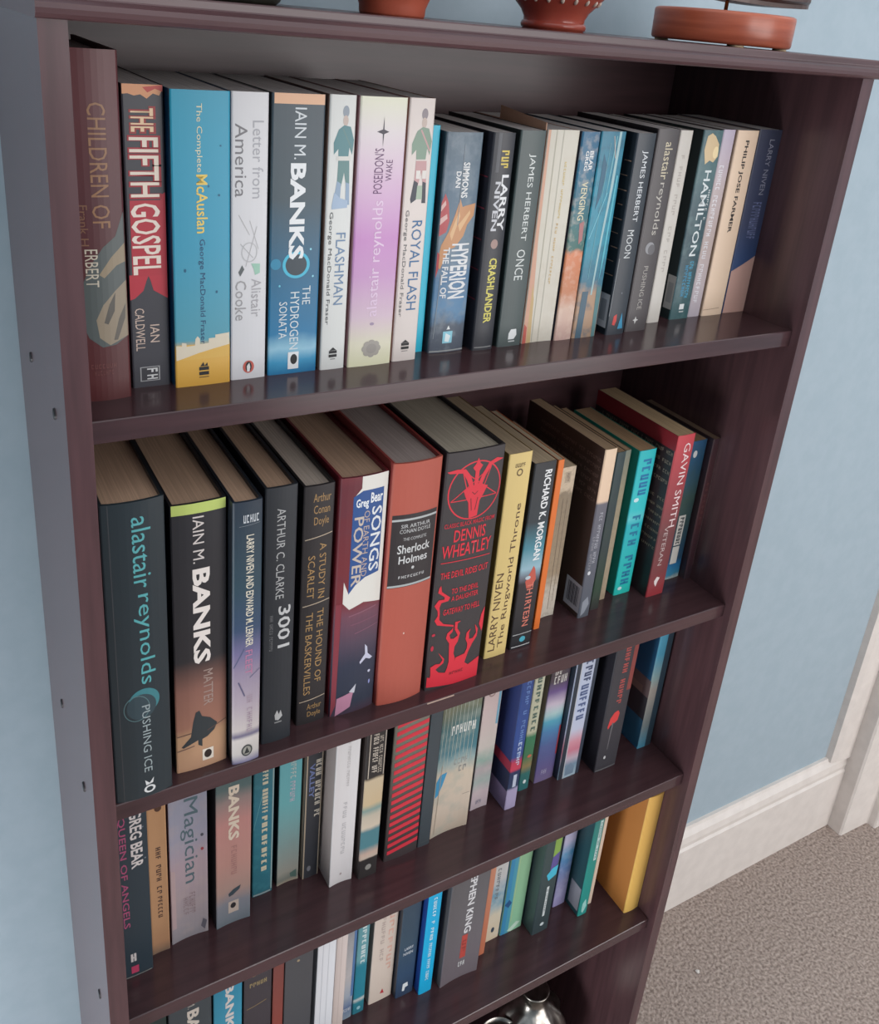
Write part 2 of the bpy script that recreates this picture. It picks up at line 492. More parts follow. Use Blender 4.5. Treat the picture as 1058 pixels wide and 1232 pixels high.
# ---- first shelf from the top
G = 'books on the highest shelf'
def B1(k, *a, **kw): return Book(k, Z1, *a, group=G, **kw)
B1(HB, 17.0, 47.9, 42.8, 218.5, 140, 'tall maroon hardback with faint gold letters against the dark left side panel',
   [(0, (98, 46, 50)), (.4, (84, 38, 44)), (1, (86, 32, 34))], pages=PGREY, bulge=2.2, rough=.45, art=[
    ('P', [(.98, .43), (.8, .50), (.55, .53), (.3, .58), (.06, .66), (.04, .74), (.2, .80), (.45, .83), (.72, .825), (.98, .80)], (84, 92, 92)),
    ('P', [(.98, .52), (.7, .56), (.45, .61), (.55, .62), (.8, .585), (.98, .575)], (150, 134, 110)),
    ('P', [(.98, .63), (.75, .66), (.5, .70), (.35, .745), (.4, .80), (.6, .825), (.98, .80)], (150, 136, 116)),
    ('P', [(.75, .665), (.62, .70), (.5, .755), (.58, .76), (.72, .72)], (88, 84, 78)),
    ('P', [(.95, .70), (.8, .745), (.68, .81), (.76, .81), (.93, .745)], (96, 90, 82)),
    ('T', 'CHILDREN OF', .38, .72, .135, .475, (150, 108, 76)), ('T', 'Frank H', .14, .29, .41, .525, (134, 96, 74)),
    ('T', 'ERBERT', .20, .44, .535, .645, (206, 196, 178)), ('G', (7,), .2, .7, .882, .896, (112, 62, 60), 'h'), ('G', (7,), .26, .64, .903, .917, (112, 62, 60), 'h')])
B1(PB, 51.6, 76.9, 55.3, 198.9, 129, 'charcoal and red paperback with large white outlined vertical title beside the maroon hardback',
   (62, 62, 70), pages=PGREY, art=[
    ('P', [(.02, 0), (.98, 0), (.98, .012), (.9, .032), (.75, .026), (.6, .042), (.45, .03), (.3, .034), (.15, .028), (.02, .03)], (226, 160, 116)),
    ('P', [(.5, .008), (.98, 0), (.98, .02), (.8, .012), (.62, .024)], (196, 74, 66)),
    ('P', [(.86, .34), (.98, .33), (.98, .685), (.86, .675), (.62, .655), (.55, .62), (.5, .605), (.45, .62), (.36, .655), (.14, .68), (.02, .685), (.02, .60), (.1, .6), (.1, .36), (.86, .36)], (190, 44, 62)),
    ('R', .1, .9, .355, .605, (184, 42, 60)),
    ('T', 'THE', .16, .80, .064, .148, (158, 46, 50), 'd', 5), ('T', 'FIFTH', .10, .90, .152, .351, (166, 34, 50), 'd', 5),
    ('T', 'THE', .2, .74, .07, .142, (240, 208, 170), 'd', 1), ('T', 'FIFTH', .14, .84, .158, .345, (240, 226, 210), 'd', 1), ('T', 'GOSPEL', .12, .84, .365, .60, (244, 228, 216), 'd', 1),
    ('T', 'CALDWELL', .12, .36, .715, .865, (214, 190, 176)), ('T', 'IAN', .5, .74, .775, .838, (214, 190, 176)),
    ('R', .2, .72, .925, .978, (170, 170, 172)), ('R', .23, .69, .928, .975, (58, 58, 64)), ('G', (2,), .38, .66, .932, .972, (225, 225, 225), 'd')])
B1(PB, 78.5, 116.8, 47.5, 197.7, 129, 'wide turquoise paperback with a yellow sand band and pale buildings at the foot',
   [(0, (34, 158, 190)), (.5, (56, 158, 190)), (.83, (84, 160, 180)), (.86, (226, 178, 84)), (1, (222, 168, 68))], side=(26, 92, 138), pages=PGREY, bulge=.5, art=[
    ('R', .02, .98, .845, .9, (226, 180, 88)),
    ('P', [(.02, .872), (.02, .845), (.12, .848), (.12, .835), (.2, .838), (.2, .85), (.35, .848), (.36, .825), (.4, .815), (.44, .825), (.44, .845), (.6, .843), (.6, .826), (.72, .826), (.72, .815), (.95, .812), (.98, .81), (.98, .855), (.7, .865), (.4, .878), (.2, .89), (.02, .90)], (226, 214, 192)),
    ('T', 'The Complete', .40, .52, .04, .255, (236, 228, 190)), ('T', 'McAuslan', .41, .60, .262, .455, (240, 208, 104), 'd', 1), ('T', 'George MacDonald Fraser', .43, .55, .475, .845, (24, 66, 110)),
    ('R', .42, .6, .93, .943, BLK), ('R', .42, .6, .948, .961, BLK), ('P', [(.44, .928), (.5, .912), (.52, .926), (.57, .915), (.58, .928)], BLK), ('R', .42, .6, .967, .97, (90, 70, 40)),
    ('E', .8, .33, .02, .004, (26, 104, 140)), ('E', .62, .3, .015, .004, (26, 104, 140)), ('E', .2, .58, .02, .006, (30, 96, 130)), ('E', .75, .66, .02, .005, (30, 96, 130)), ('E', .83, .17, .015, .003, (26, 104, 140))])
B1(PB, 117.9, 143.3, 49.6, 197.7, 129, 'white paperback with thin grey lettering and a small red oval bird badge',
   (222, 221, 224), side=(196, 194, 192), pages=PGREY, bulge=.6, art=[
    ('T', 'America', .10, .42, .10, .34, (128, 126, 130)), ('T', 'Letter from', .56, .86, .09, .345, (176, 176, 182)),
    ('L', (.2, .40), (.5, .47), .5, (186, 184, 186)), ('L', (.5, .42), (.75, .52), .5, (192, 190, 192)), ('L', (.25, .5), (.6, .55), .5, (180, 180, 182)), ('L', (.7, .44), (.4, .58), .5, (190, 188, 190)),
    ('P', [(.55, .57), (.8, .572), (.8, .605), (.66, .612), (.62, .59)], (158, 202, 182)), ('P', [(.2, .60), (.3, .575), (.36, .59), (.25, .615)], (96, 102, 104)), ('O', .5, .53, .22, .035, .1, (196, 196, 198)),
    ('T', 'Cooke', .12, .42, .63, .775, (168, 166, 168)), ('T', 'Alistair', .56, .84, .625, .765, (176, 174, 178)),
    ('E', .5, .953, .16, .024, (206, 96, 84)), ('E', .5, .953, .09, .02, (40, 40, 42)), ('P', [(.46, .972), (.45, .95), (.52, .938), (.55, .955), (.53, .972)], (236, 236, 236)), ('E', .13, .73, .02, .004, (150, 140, 136))])
B1(PB, 145.4, 183.1, 50.1, 197.8, 129, 'dark blue space paperback with bold white author name and a glowing ring',
   [(0, (62, 76, 86)), (.35, (64, 82, 92)), (.6, (40, 104, 138)), (.84, (28, 124, 172)), (.90, (150, 200, 222)), (.95, (60, 156, 200)), (1, (22, 116, 166))], side=(36, 48, 58), pages=PGREY, bulge=.5, noise=(.22, 40), art=[
    ('R', .04, .98, 0.0, .034, (236, 186, 150)),
    ('O', .52, .585, .27, .049, .22, (74, 190, 220)), ('E', .52, .585, .21, .039, (58, 70, 80)), ('E', .12, .58, .1, .02, (46, 140, 176)),
    ('T', 'IAIN M.', .42, .64, .045, .215, (220, 226, 230)), ('T', 'BANKS', .36, .66, .228, .565, (240, 242, 244), 'd', 3),
    ('T', 'THE', .66, .82, .665, .735, (226, 234, 238)), ('T', 'HYDROGEN', .42, .6, .685, .905, (226, 234, 238)), ('T', 'SONATA', .2, .36, .72, .86, (226, 234, 238)),
    ('R', .4, .62, .915, .982, (238, 240, 242)), ('E', .52, .944, .07, .02, BLK), ('E', .8, .53, .02, .004, (150, 220, 240)), ('E', .2, .66, .02, .004, (110, 200, 225)), ('E', .86, .63, .02, .004, (150, 220, 240))])
FL = lambda c1, c2, c3, boot: [
    ('E', .6, .055, .12, .02, c3), ('E', .6, .085, .1, .018, (206, 186, 176)),
    ('P', [(.35, .115), (.55, .10), (.8, .105), (.95, .15), (.9, .2), (.78, .175), (.75, .215), (.38, .215), (.36, .18), (.2, .2), (.18, .16)], c1), ('L', (.5, .11), (.9, .185), 1.2, c2),
    ('P', [(.38, .22), (.8, .22), (.84, .30), (.7, .30), (.62, .26), (.52, .31), (.36, .30)], c2),
    ('P', [(.36, .29), (.52, .30), (.5, .36), (.3, .375), (.26, .36)], boot), ('P', [(.7, .295), (.84, .30), (.88, .375), (.72, .375)], boot)]
B1(PB, 185.7, 205.4, 48.9, 198.3, 129, 'slim white paperback with a teal soldier figure and blue capitals beside the pink one',
   (226, 227, 224), side=(176, 142, 128), pages=PGREY, bulge=.5, art=FL((92, 140, 146), (104, 142, 142), (150, 160, 172), (150, 172, 196)) + [
    ('P', [(.2, .375), (.28, .33), (.5, .35), (.8, .36), (.8, .385), (.2, .39)], (170, 190, 214)), ('R', .3, .84, .205, .22, (222, 220, 214)),
    ('T', 'George MacDonald Fraser', .10, .28, .40, .82, (88, 92, 94)), ('T', 'FLASHMAN', .42, .8, .475, .745, (112, 142, 176)),
    ('R', .34, .66, .925, .936, BLK), ('R', .34, .66, .94, .951, BLK), ('P', [(.36, .924), (.5, .912), (.64, .924)], BLK), ('R', .4, .6, .957, .96, (120, 120, 120))])
B1(PB, 207.7, 244.1, 47.6, 198.2, 129, 'wide pink and cream paperback with a grey flower badge and a star',
   [(0, (238, 238, 214)), (.12, (232, 222, 224)), (.3, (222, 188, 216)), (.5, (206, 146, 204)), (.64, (208, 158, 206)), (.8, (222, 196, 212)), (.9, (228, 222, 200)), (1, (238, 236, 200))], side=(202, 160, 170), pages=PGREY, bulge=.7, art=[
    ('P', [(.5, .065), (.515, .11), (.62, .118), (.515, .126), (.5, .17), (.485, .126), (.36, .118), (.485, .11)], (66, 60, 72)),
    ('T', "POSEIDON'S", .34, .54, .175, .335, (104, 62, 108), 'u'), ('T', 'WAKE', .6, .74, .215, .29, (104, 62, 108), 'u'),
    ('T', 'alastair reynolds', .36, .66, .36, .80, (240, 214, 238), 'u'), ('E', .5, .83, .05, .006, (170, 150, 176))] +
   [('E', .52 + .14 * math.cos(a * .7854), .93 + .022 * math.sin(a * .7854), .08, .014, (172, 166, 158)) for a in range(8)] + [('E', .52, .93, .12, .02, (160, 154, 148))])
B1(PB, 246.2, 267.2, 48.9, 198.3, 129, 'slim cream paperback with a red breeched soldier and dark blue capitals beside the pink one',
   (230, 218, 212), side=(204, 158, 128), pages=PGREY, bulge=.5, art=FL((136, 160, 142), (204, 160, 160), (150, 140, 146), (58, 62, 74)) + [
    ('P', [(.42, .255), (.58, .255), (.58, .285), (.42, .285)], (232, 226, 220)), ('P', [(.66, .255), (.82, .255), (.82, .285), (.66, .285)], (232, 226, 220)), ('P', [(.5, .31), (.7, .31), (.72, .36), (.48, .36)], (172, 190, 168)),
    ('T', 'George MacDonald Fraser', .10, .27, .40, .815, (116, 116, 116)), ('T', 'ROYAL FLASH', .42, .82, .44, .79, (58, 112, 160)),
    ('R', .34, .66, .925, .936, BLK), ('R', .34, .66, .94, .951, BLK), ('P', [(.36, .924), (.5, .912), (.64, .924)], BLK), ('R', .36, .62, .957, .96, (150, 140, 140))])
B1(PB, 274.2, 281.0, 62.8, 178.1, 111, 'thin plain bright cyan paperback squeezed between taller books', (34, 196, 228), side=(34, 196, 228), pages=PGREY)
B1(PB, 283.1, 315.7, 57.0, 174.5, 111, 'creased blue grey paperback with orange hand picture and tall white title',
   [(0, (96, 114, 128)), (.3, (92, 116, 136)), (.5, (110, 132, 148)), (.62, (84, 124, 160)), (.8, (92, 138, 176)), (.86, (76, 88, 104)), (1, (84, 92, 106))], side=(54, 60, 74), pages=PGREY, bulge=1.4, noise=(.45, 60, (140, 152, 162)), art=[
    ('P', [(.02, .30), (.10, .26), (.20, .30), (.26, .38), (.20, .43), (.02, .45)], (190, 88, 92)), ('P', [(.02, .315), (.12, .29), (.14, .31), (.02, .34)], (226, 186, 180)), ('P', [(.02, .37), (.18, .35), (.2, .37), (.02, .40)], (226, 186, 180)),
    ('P', [(.02, .58), (.10, .49), (.26, .43), (.40, .35), (.50, .284), (.58, .32), (.66, .315), (.95, .305), (.93, .36), (.76, .40), (.68, .45), (.46, .50), (.30, .51), (.12, .60)], (206, 150, 106)),
    ('P', [(.30, .44), (.50, .34), (.54, .36), (.36, .47)], (228, 184, 138)), ('P', [(.50, .40), (.80, .335), (.82, .35), (.56, .43)], (228, 184, 138)), ('P', [(.02, .52), (.08, .53), (.08, .6), (.02, .64)], (176, 56, 62)),
    ('T', 'DAN', .33, .46, .165, .235, (236, 236, 236), 'd', 2), ('T', 'SIMMONS', .50, .68, .126, .28, (236, 236, 236), 'd', 2),
    ('T', 'THE FALL OF', .17, .34, .50, .735, (232, 232, 234), 'd', 2), ('T', 'HYPERION', .38, .88, .484, .74, (236, 236, 238), 'd', 2),
    ('R', .36, .63, .897, .955, (150, 214, 232)), ('P', [(.42, .945), (.44, .905), (.58, .92), (.54, .95)], (240, 250, 252)), ('P', [(.45, .888), (.5, .868), (.55, .888)], (236, 240, 240)),
    ('L', (.16, .62), (.1, .93), .5, (150, 158, 166)), ('L', (.5, .05), (.48, .4), .4, (150, 158, 166)), ('L', (.02, .992), (.98, .992), 1, (170, 172, 172))])
B1(PB, 321.7, 342.1, 52.3, 175.4, 111, 'black paperback with yellow lower title and white author name, red ruled cover',
   (46, 48, 56), side=(44, 46, 56), pages=PGREY, bulge=1.3, art=[
    ('G', (3,), .4, .74, .075, .15, (226, 200, 92), 'd', 1), ('R', .2, .34, .0, .17, (84, 86, 92)), ('T', 'LARRY', .52, .84, .18, .43, (236, 236, 238), 'd', 2), ('T', 'NIVEN', .26, .5, .21, .43, (206, 206, 212), 'd', 2),
    ('E', .5, .49, .16, .022, (170, 140, 132)), ('T', 'CRASHLANDER', .36, .72, .555, .865, (226, 214, 104), 'd', 2), ('L', (.1, .985), (.9, .985), .9, (150, 150, 150))] +
   [('SR', .02, .18, .19 + .14 * i, .195 + .14 * i, (150, 60, 76)) for i in range(5)])
B1(PB, 347.2, 371.5, 53.4, 177.4, 111, 'dark grey green paperback with spaced white capitals down the spine',
   (74, 86, 86), side=(54, 66, 66), pages=PGREY, bulge=.9, art=[
    ('T', 'JAMES HERBERT', .38, .66, .10, .49, (224, 228, 226)), ('T', 'ONCE', .36, .7, .53, .675, (224, 228, 226)),
    ('P', [(.42, .965), (.42, .935), (.5, .915), (.72, .915), (.76, .945), (.66, .965)], (236, 238, 238)), ('R', .44, .7, .972, .978, (200, 204, 204))])
B1(PB, 373.3, 405.1, 54.4, 178, 111, 'wide pale cream paperback with a salmon edge and faint gold line of lettering',
   [(0, (214, 208, 194)), (.5, (216, 210, 196)), (1, (220, 212, 198))], side=(214, 160, 138), pages=PGREY, bulge=-.9, noise=(.2, 40, (200, 188, 166)), art=[
    ('P', [(.02, .0), (.1, .0), (.13, .5), (.22, .78), (.26, 1), (.02, 1)], (216, 168, 144)), ('P', [(.14, .7), (.24, .78), (.3, 1), (.16, 1)], (206, 176, 128)), ('P', [(.02, .9), (.12, .92), (.14, 1), (.02, 1)], (196, 96, 84)),
    ('L', (.3, 0), (.34, 1), .8, (186, 182, 164)), ('L', (.52, 0), (.55, 1), .6, (190, 186, 170)), ('G', (7, 9), .66, .72, .14, .4, (214, 186, 110)), ('G', (3, 4, 8), .64, .70, .42, .71, (214, 180, 120))])
B1(PB, 406.9, 425.4, 53.1, 177.4, 111, 'narrow teal paperback with orange lower half and cream title',
   [(0, (46, 104, 140)), (.2, (44, 110, 140)), (.45, (50, 112, 116)), (.53, (60, 110, 104)), (.56, (224, 140, 100)), (.75, (206, 134, 96)), (.85, (222, 188, 170)), (1, (206, 170, 160))], side=(40, 52, 70), pages=PGREY, bulge=.6, noise=(.3, 90, (236, 214, 196)), art=[
    ('T', 'GREG', .3, .48, .085, .175, (236, 236, 236), 'd', 2), ('T', 'BEAR', .52, .74, .085, .175, (236, 236, 236), 'd', 2), ('T', 'VENGING', .32, .66, .225, .405, (226, 218, 186), 'd', 1),
    ('P', [(.5, .42), (.75, .41), (.8, .5), (.6, .52)], (180, 120, 120))])
B1(PB, 426.5, 452.8, 53.4, 178, 111, 'teal paperback with a long white streak and brown feet, spine cracked',
   [(0, (44, 122, 148)), (.3, (40, 142, 168)), (.55, (44, 146, 170)), (.72, (56, 116, 140)), (.78, (186, 150, 122)), (1, (176, 146, 122))], side=(40, 80, 100), pages=PGREY, bulge=.8, noise=(.5, 70, (40, 92, 116)), art=[
    ('P', [(.70, 0), (.80, 0), (.76, .25), (.64, .5), (.56, .78), (.50, .78), (.56, .5), (.64, .3)], (168, 200, 204)), ('P', [(.6, .02), (.64, .02), (.58, .2), (.5, .34), (.52, .2)], (112, 176, 190)), ('P', [(.2, .1), (.4, .16), (.3, .3), (.16, .36)], (34, 96, 124)), ('P', [(.84, .2), (.9, .2), (.84, .6), (.76, .72), (.8, .4)], (96, 190, 206)), ('L', (.4, .05), (.3, .7), .4, (120, 176, 186)), ('L', (.1, .5), (.55, .28), .8, (120, 196, 214)), ('P', [(.16, .76), (.4, .76), (.36, 1), (.12, 1)], (72, 100, 118)),
    ('P', [(.74, .74), (.95, .74), (.95, 1), (.8, 1)], (90, 132, 136)), ('L', (.5, .02), (.66, .12), .6, (214, 190, 176))])
B1(PB, 463.4, 484.8, 51.8, 177.4, 111, 'dark navy paperback with white capitals, a red spot and a blue sail at its foot',
   (46, 54, 64), side=(38, 48, 56), pages=PGREY, bulge=1.0, art=[
    ('T', 'JAMES HERBERT', .34, .66, .08, .42, (224, 228, 232)), ('T', 'MOON', .28, .6, .46, .60, (214, 218, 220)), ('L', (.1, .6), (.04, .9), .4, (150, 156, 160)),
    ('P', [(.25, .945), (.28, .90), (.42, .89), (.45, .925), (.38, .95)], (214, 66, 62)), ('P', [(.56, .97), (.7, .885), (.86, .97)], (60, 150, 190)), ('E', .5, .78, .03, .005, (110, 116, 124)),
    ('SR', .01, .14, .79, .965, (222, 222, 226)), ('SR', .04, .11, .82, .93, (170, 172, 178))] +
   [('SR', .02 + .02 * (i % 2), .1 + .03 * ((i * 7) % 3), .13 + .07 * i, .134 + .07 * i, (186, 150, 128)) for i in range(9)])
B1(PB, 488.1, 513.6, 54.5, 181, 111, 'dark brown grey paperback with thin lettering above a small pale planet',
   (78, 72, 74), side=(46, 44, 48), pages=PGREY, bulge=.9, art=[
    ('T', 'alastair', .4, .74, .06, .235, (216, 204, 176)), ('T', 'reynolds', .38, .72, .25, .505, (192, 186, 178)), ('E', .5, .57, .2, .03, (150, 150, 154)), ('E', .58, .578, .16, .026, (104, 102, 106)),
    ('T', 'PUSHING ICE', .38, .58, .66, .885, (176, 170, 164)), ('P', [(.4, .92), (.44, .935), (.54, .94), (.44, .945), (.4, .962), (.36, .945), (.28, .94), (.36, .935)], (214, 212, 210)), ('L', (.12, 0), (.1, 1), .4, (112, 106, 108))])
B1(PB, 528.4, 543.9, 69.2, 178.4, 111, 'narrow off white paperback with ghostly grey lettering between two dark books',
   (216, 210, 202), side=(196, 190, 182), pages=PGREY, bulge=.5, art=[('G', (1, 4, 4), .36, .6, .12, .42, (190, 182, 174)), ('G', (3, 4), .36, .6, .48, .72, (192, 184, 176))])
B1(PB, 559.2, 583.8, 71.3, 178.9, 111, 'dark teal paperback with a glowing cloud on top and large white name',
   [(0, (70, 104, 110)), (.2, (84, 116, 122)), (.4, (58, 86, 96)), (.7, (50, 80, 90)), (1, (56, 96, 100))], side=(40, 54, 58), pages=PGREY, bulge=.6, noise=(.35, 60, (110, 140, 142)), art=[
    ('P', [(.2, .03), (.4, .015), (.6, .03), (.85, .07), (.9, .13), (.7, .16), (.5, .15), (.3, .17), (.15, .1)], (222, 196, 154)), ('E', .74, .11, .14, .03, (248, 226, 178)),
    ('T', 'HAMILTON', .38, .72, .20, .65, (226, 234, 236), 'd', 1), ('G', (5, 1), .76, .86, .3, .46, (214, 220, 222)), ('G', (3, 10), .54, .72, .68, .88, (70, 168, 206)), ('G', (9,), .32, .48, .70, .87, (54, 150, 192)),
    ('R', .4, .64, .915, .945, (236, 240, 240)), ('R', .42, .66, .955, .962, (200, 206, 206)), ('SR', .0, .1, .76, .945, (214, 212, 210)), ('SR', .02, .08, .8, .91, (180, 180, 182))])
B1(PB, 584.9, 600.7, 72.9, 179.5, 111, 'slim lilac paperback with white letters running down it',
   [(0, (196, 184, 204)), (.3, (200, 184, 186)), (.6, (190, 172, 168)), (1, (190, 180, 190))], side=(160, 140, 140), pages=PGREY, bulge=.5, art=[
    ('G', (6, 10), .2, .52, .18, .55, (232, 230, 236)), ('G', (4, 9), .2, .5, .58, .92, (224, 222, 228))])
B1(PB, 602.4, 630.2, 71.3, 179.4, 111, 'plain cream paperback with short black capitals on the upper spine',
   (236, 208, 182), side=(204, 176, 152), pages=PGREY, bulge=.5, art=[('T', 'PHILIP JOSE FARMER', .36, .58, .05, .535, (52, 44, 44), 'd', 2), ('L', (.02, .965), (.8, .96), .5, (150, 126, 108))])
B1(PB, 633.1, 668.9, 73.4, 180.5, 111, 'navy blue paperback with a pink foot, last before the dark right side',
   [(0, (62, 66, 88)), (.5, (60, 68, 98)), (.72, (54, 78, 122)), (1, (54, 78, 122))], side=(120, 112, 120), pages=PGREY, bulge=.8, art=[
    ('P', [(.02, .76), (.98, .665), (.98, 1), (.02, 1)], (206, 164, 152)), ('T', 'LARRY NIVEN', .42, .6, .05, .34, (160, 160, 176)), ('G', (12,), .3, .62, .38, .58, (120, 128, 166)), ('R', .9, .96, 0, .04, (180, 176, 170))])
# salmon card poking up behind
cs = prism_x('card_sheet', [(.056, Z1), (.122, Z1), (.122, Z1 + .1885), (.056, Z1 + .1830)], .3720, .3726, flat((214, 168, 140), .7))
tag(cs, 'thin salmon card poking up behind the cream paperback', 'card')

# ---- second shelf
G2 = 'books on the second shelf'
def B2(k, *a, **kw): return Book(k, Z2, *a, group=G2, **kw)
B2(HB, 17.2, 59.5, 11.3, 257.6, 160, 'large black hardback with turquoise author name and a small turquoise planet',
   (44, 54, 60), side=(32, 38, 44), pages=PBRN, bulge=2.6, rough=.28, art=[
    ('T', 'alastair', .46, .76, .045, .265, (88, 168, 172)), ('T', 'reynolds', .44, .76, .285, .585, (88, 168, 172)),
    ('E', .55, .645, .26, .045, (62, 128, 136)), ('E', .5, .662, .25, .044, (52, 70, 78)), ('O', .42, .665, .22, .045, .06, (92, 122, 126)),
    ('T', 'PUSHING ICE', .5, .64, .66, .905, (160, 172, 174)), ('P', [(.5, .935), (.58, .95), (.66, .932), (.64, .952), (.52, .956)], (222, 222, 222)), ('O', .58, .972, .1, .014, .4, (222, 222, 222)), ('L', (.12, .0), (.14, 1), .6, (74, 76, 80))])
B2(HB, 65.3, 105.7, 21.2, 241.9, 156, 'black and brown hardback with a lime head strip and big bold white name',
   [(0, (38, 38, 44)), (.56, (44, 42, 46)), (.68, (142, 98, 86)), (.82, (160, 112, 94)), (.86, (186, 146, 112)), (1, (196, 152, 122))], side=(26, 26, 30), pages=PBRN, bulge=1.6, noise=(.08, 30), art=[
    ('R', .02, .98, .0, .034, (190, 206, 112)), ('T', 'IAIN M.', .38, .58, .045, .205, (214, 204, 200)), ('T', 'BANKS', .36, .68, .225, .575, (236, 226, 220), 'd', 3), ('T', 'MATTER', .54, .72, .605, .745, (168, 146, 138)),
    ('P', [(.38, .765), (.45, .76), (.5, .785), (.66, .80), (.8, .83), (.74, .855), (.6, .875), (.5, .88), (.5, .91), (.42, .9), (.42, .88), (.14, .9), (.1, .895), (.28, .86), (.33, .80)], (48, 54, 58)),
    ('L', (.02, .85), (.3, .845), .8, (92, 70, 64)), ('L', (.6, .85), (.98, .825), .8, (92, 70, 64)), ('L', (.02, .91), (.35, .9), 1, (120, 92, 80)),
    ('R', .5, .72, .925, .972, (234, 222, 208)), ('E', .61, .947, .075, .017, (48, 36, 34))])
B2(HB, 107.1, 129.6, 11.8, 240.8, 156, 'slim navy hardback fading to silver lilac with a dark round badge at the foot',
   [(0, (42, 54, 68)), (.3, (48, 74, 88)), (.46, (58, 78, 108)), (.55, (118, 112, 150)), (.62, (150, 136, 160)), (.75, (178, 164, 176)), (.86, (202, 192, 190)), (.885, (104, 98, 128)), (.9, (210, 202, 198)), (.96, (196, 190, 186)), (1, (120, 116, 150))],
   side=(30, 36, 44), pages=PBRN, bulge=1.3, noise=(.04, 30), art=[
    ('G', (5,), .34, .86, .045, .072, (204, 208, 214), 'h'), ('L', (.2, .083), (.9, .078), .3, (140, 146, 152)), ('T', 'LARRY NIVEN AND EDWARD M. LERNER', .44, .7, .115, .525, (226, 218, 200), 'd', 1),
    ('T', 'FLEET', .44, .68, .54, .635, (196, 126, 160)), ('G', (2, 6), .5, .7, .72, .87, (170, 150, 164)), ('L', (.04, .6), (.4, .53), .8, (90, 96, 130)), ('L', (.2, .66), (.42, .72), 1, (96, 92, 122)), ('L', (.6, .65), (.96, .625), .8, (110, 106, 134)),
    ('E', .52, .95, .2, .024, (62, 66, 66)), ('E', .52, .95, .15, .018, (150, 148, 140)), ('P', [(.42, .962), (.52, .935), (.62, .962)], (44, 48, 48))])
B2(HB, 135.3, 161.1, 23.2, 240.9, 156, 'black hardback with wide spaced silver capitals and a number title',
   (44, 48, 54), side=(36, 38, 44), pages=PBRN, bulge=1.2, art=[
    ('T', 'ARTHUR C. CLARKE', .36, .62, .075, .41, (188, 188, 188)), ('T', '3001', .46, .86, .44, .605, (206, 206, 206), 'd', 1), ('G', (3, 5, 7), .2, .3, .47, .61, (120, 120, 122)),
    ('P', [(.42, .885), (.5, .865), (.56, .885), (.62, .868), (.68, .895), (.55, .91), (.44, .905)], (186, 186, 186)), ('R', .42, .66, .915, .92, (150, 150, 150))])
B2(HB, 169.1, 195.3, 31.2, 231.6, 150, 'black hardback with two gilt titles divided by thin gold rules',
   (46, 42, 44), side=(34, 32, 34), pages=(196, 180, 166), bulge=1.2, art=[
    ('T', 'Arthur', .3, .86, .03, .062, GOLD, 'h'), ('T', 'Conan', .32, .84, .075, .107, GOLD, 'h'), ('T', 'Doyle', .34, .82, .12, .16, GOLD, 'h'),
    ('L', (.08, .205), (.96, .19), .8, (190, 172, 150)), ('T', 'A STUDY IN', .56, .78, .225, .45, GOLD), ('T', 'SCARLET', .2, .42, .27, .445, GOLD), ('L', (.08, .475), (.96, .462), .8, (190, 172, 150)),
    ('T', 'THE HOUND OF', .56, .78, .495, .815, GOLD), ('T', 'THE BASKERVILLES', .2, .42, .505, .865, GOLD), ('L', (.08, .895), (.96, .885), .8, (190, 172, 150)), ('T', 'Arthur', .34, .84, .91, .935, GOLD, 'h'), ('T', 'Doyle', .36, .82, .945, .975, GOLD, 'h')])
B2(HB, 198.7, 240.8, 29.2, 234.1, 152, 'thick hardback with a blue title block over white and a dusky purple landscape',
   [(0, (120, 52, 60)), (.04, (108, 46, 56)), (.5, (128, 48, 54)), (.56, (120, 76, 92)), (.68, (86, 70, 88)), (.78, (48, 54, 74)), (.95, (46, 54, 72)), (1, (70, 54, 70))], side=(120, 40, 48), pages=PBRN, bulge=2.2, noise=(.1, 40, (70, 62, 84)), art=[
    ('P', [(.42, .0), (.98, .0), (.98, .525), (.6, .51), (.3, .53), (.16, .5), (.16, .41), (.26, .46), (.26, .08), (.42, .045)], (232, 228, 220)),
    ('P', [(.26, .075), (.45, .055), (.9, .055), (.9, .395), (.6, .405), (.4, .43), (.26, .465)], (44, 84, 146)),
    ('T', 'Greg', .32, .58, .085, .128, (240, 242, 244), 'h', 2), ('T', 'Bear', .62, .88, .068, .108, (240, 242, 244), 'h', 2),
    ('T', 'SONGS', .66, .88, .125, .385, (232, 234, 236), 'd', 1), ('T', 'OF EARTH AND', .5, .62, .135, .40, (196, 174, 160)), ('T', 'POWER', .3, .5, .155, .435, (206, 190, 178), 'd', 1),
    ('L', (.3, .56), (.9, .54), 1.2, (146, 96, 112)), ('L', (.35, .6), (.95, .585), 1.0, (132, 84, 104)), ('L', (.45, .64), (.98, .62), .8, (140, 94, 114)),
    ('P', [(.7, .70), (.76, .715), (.78, .745), (.9, .77), (.84, .775), (.74, .765), (.62, .785), (.6, .775), (.72, .745)], (206, 206, 226)), ('E', .84, .83, .03, .006, (206, 206, 226)), ('E', .86, .88, .02, .01, (150, 156, 210)),
    ('P', [(.14, .92), (.5, .90), (.44, .97), (.12, 1)], (192, 134, 160)), ('P', [(.4, .90), (.55, .87), (.52, .91)], (206, 206, 216)), ('P', [(.02, .5), (.14, .5), (.12, .95), (.02, 1)], (140, 58, 70))])
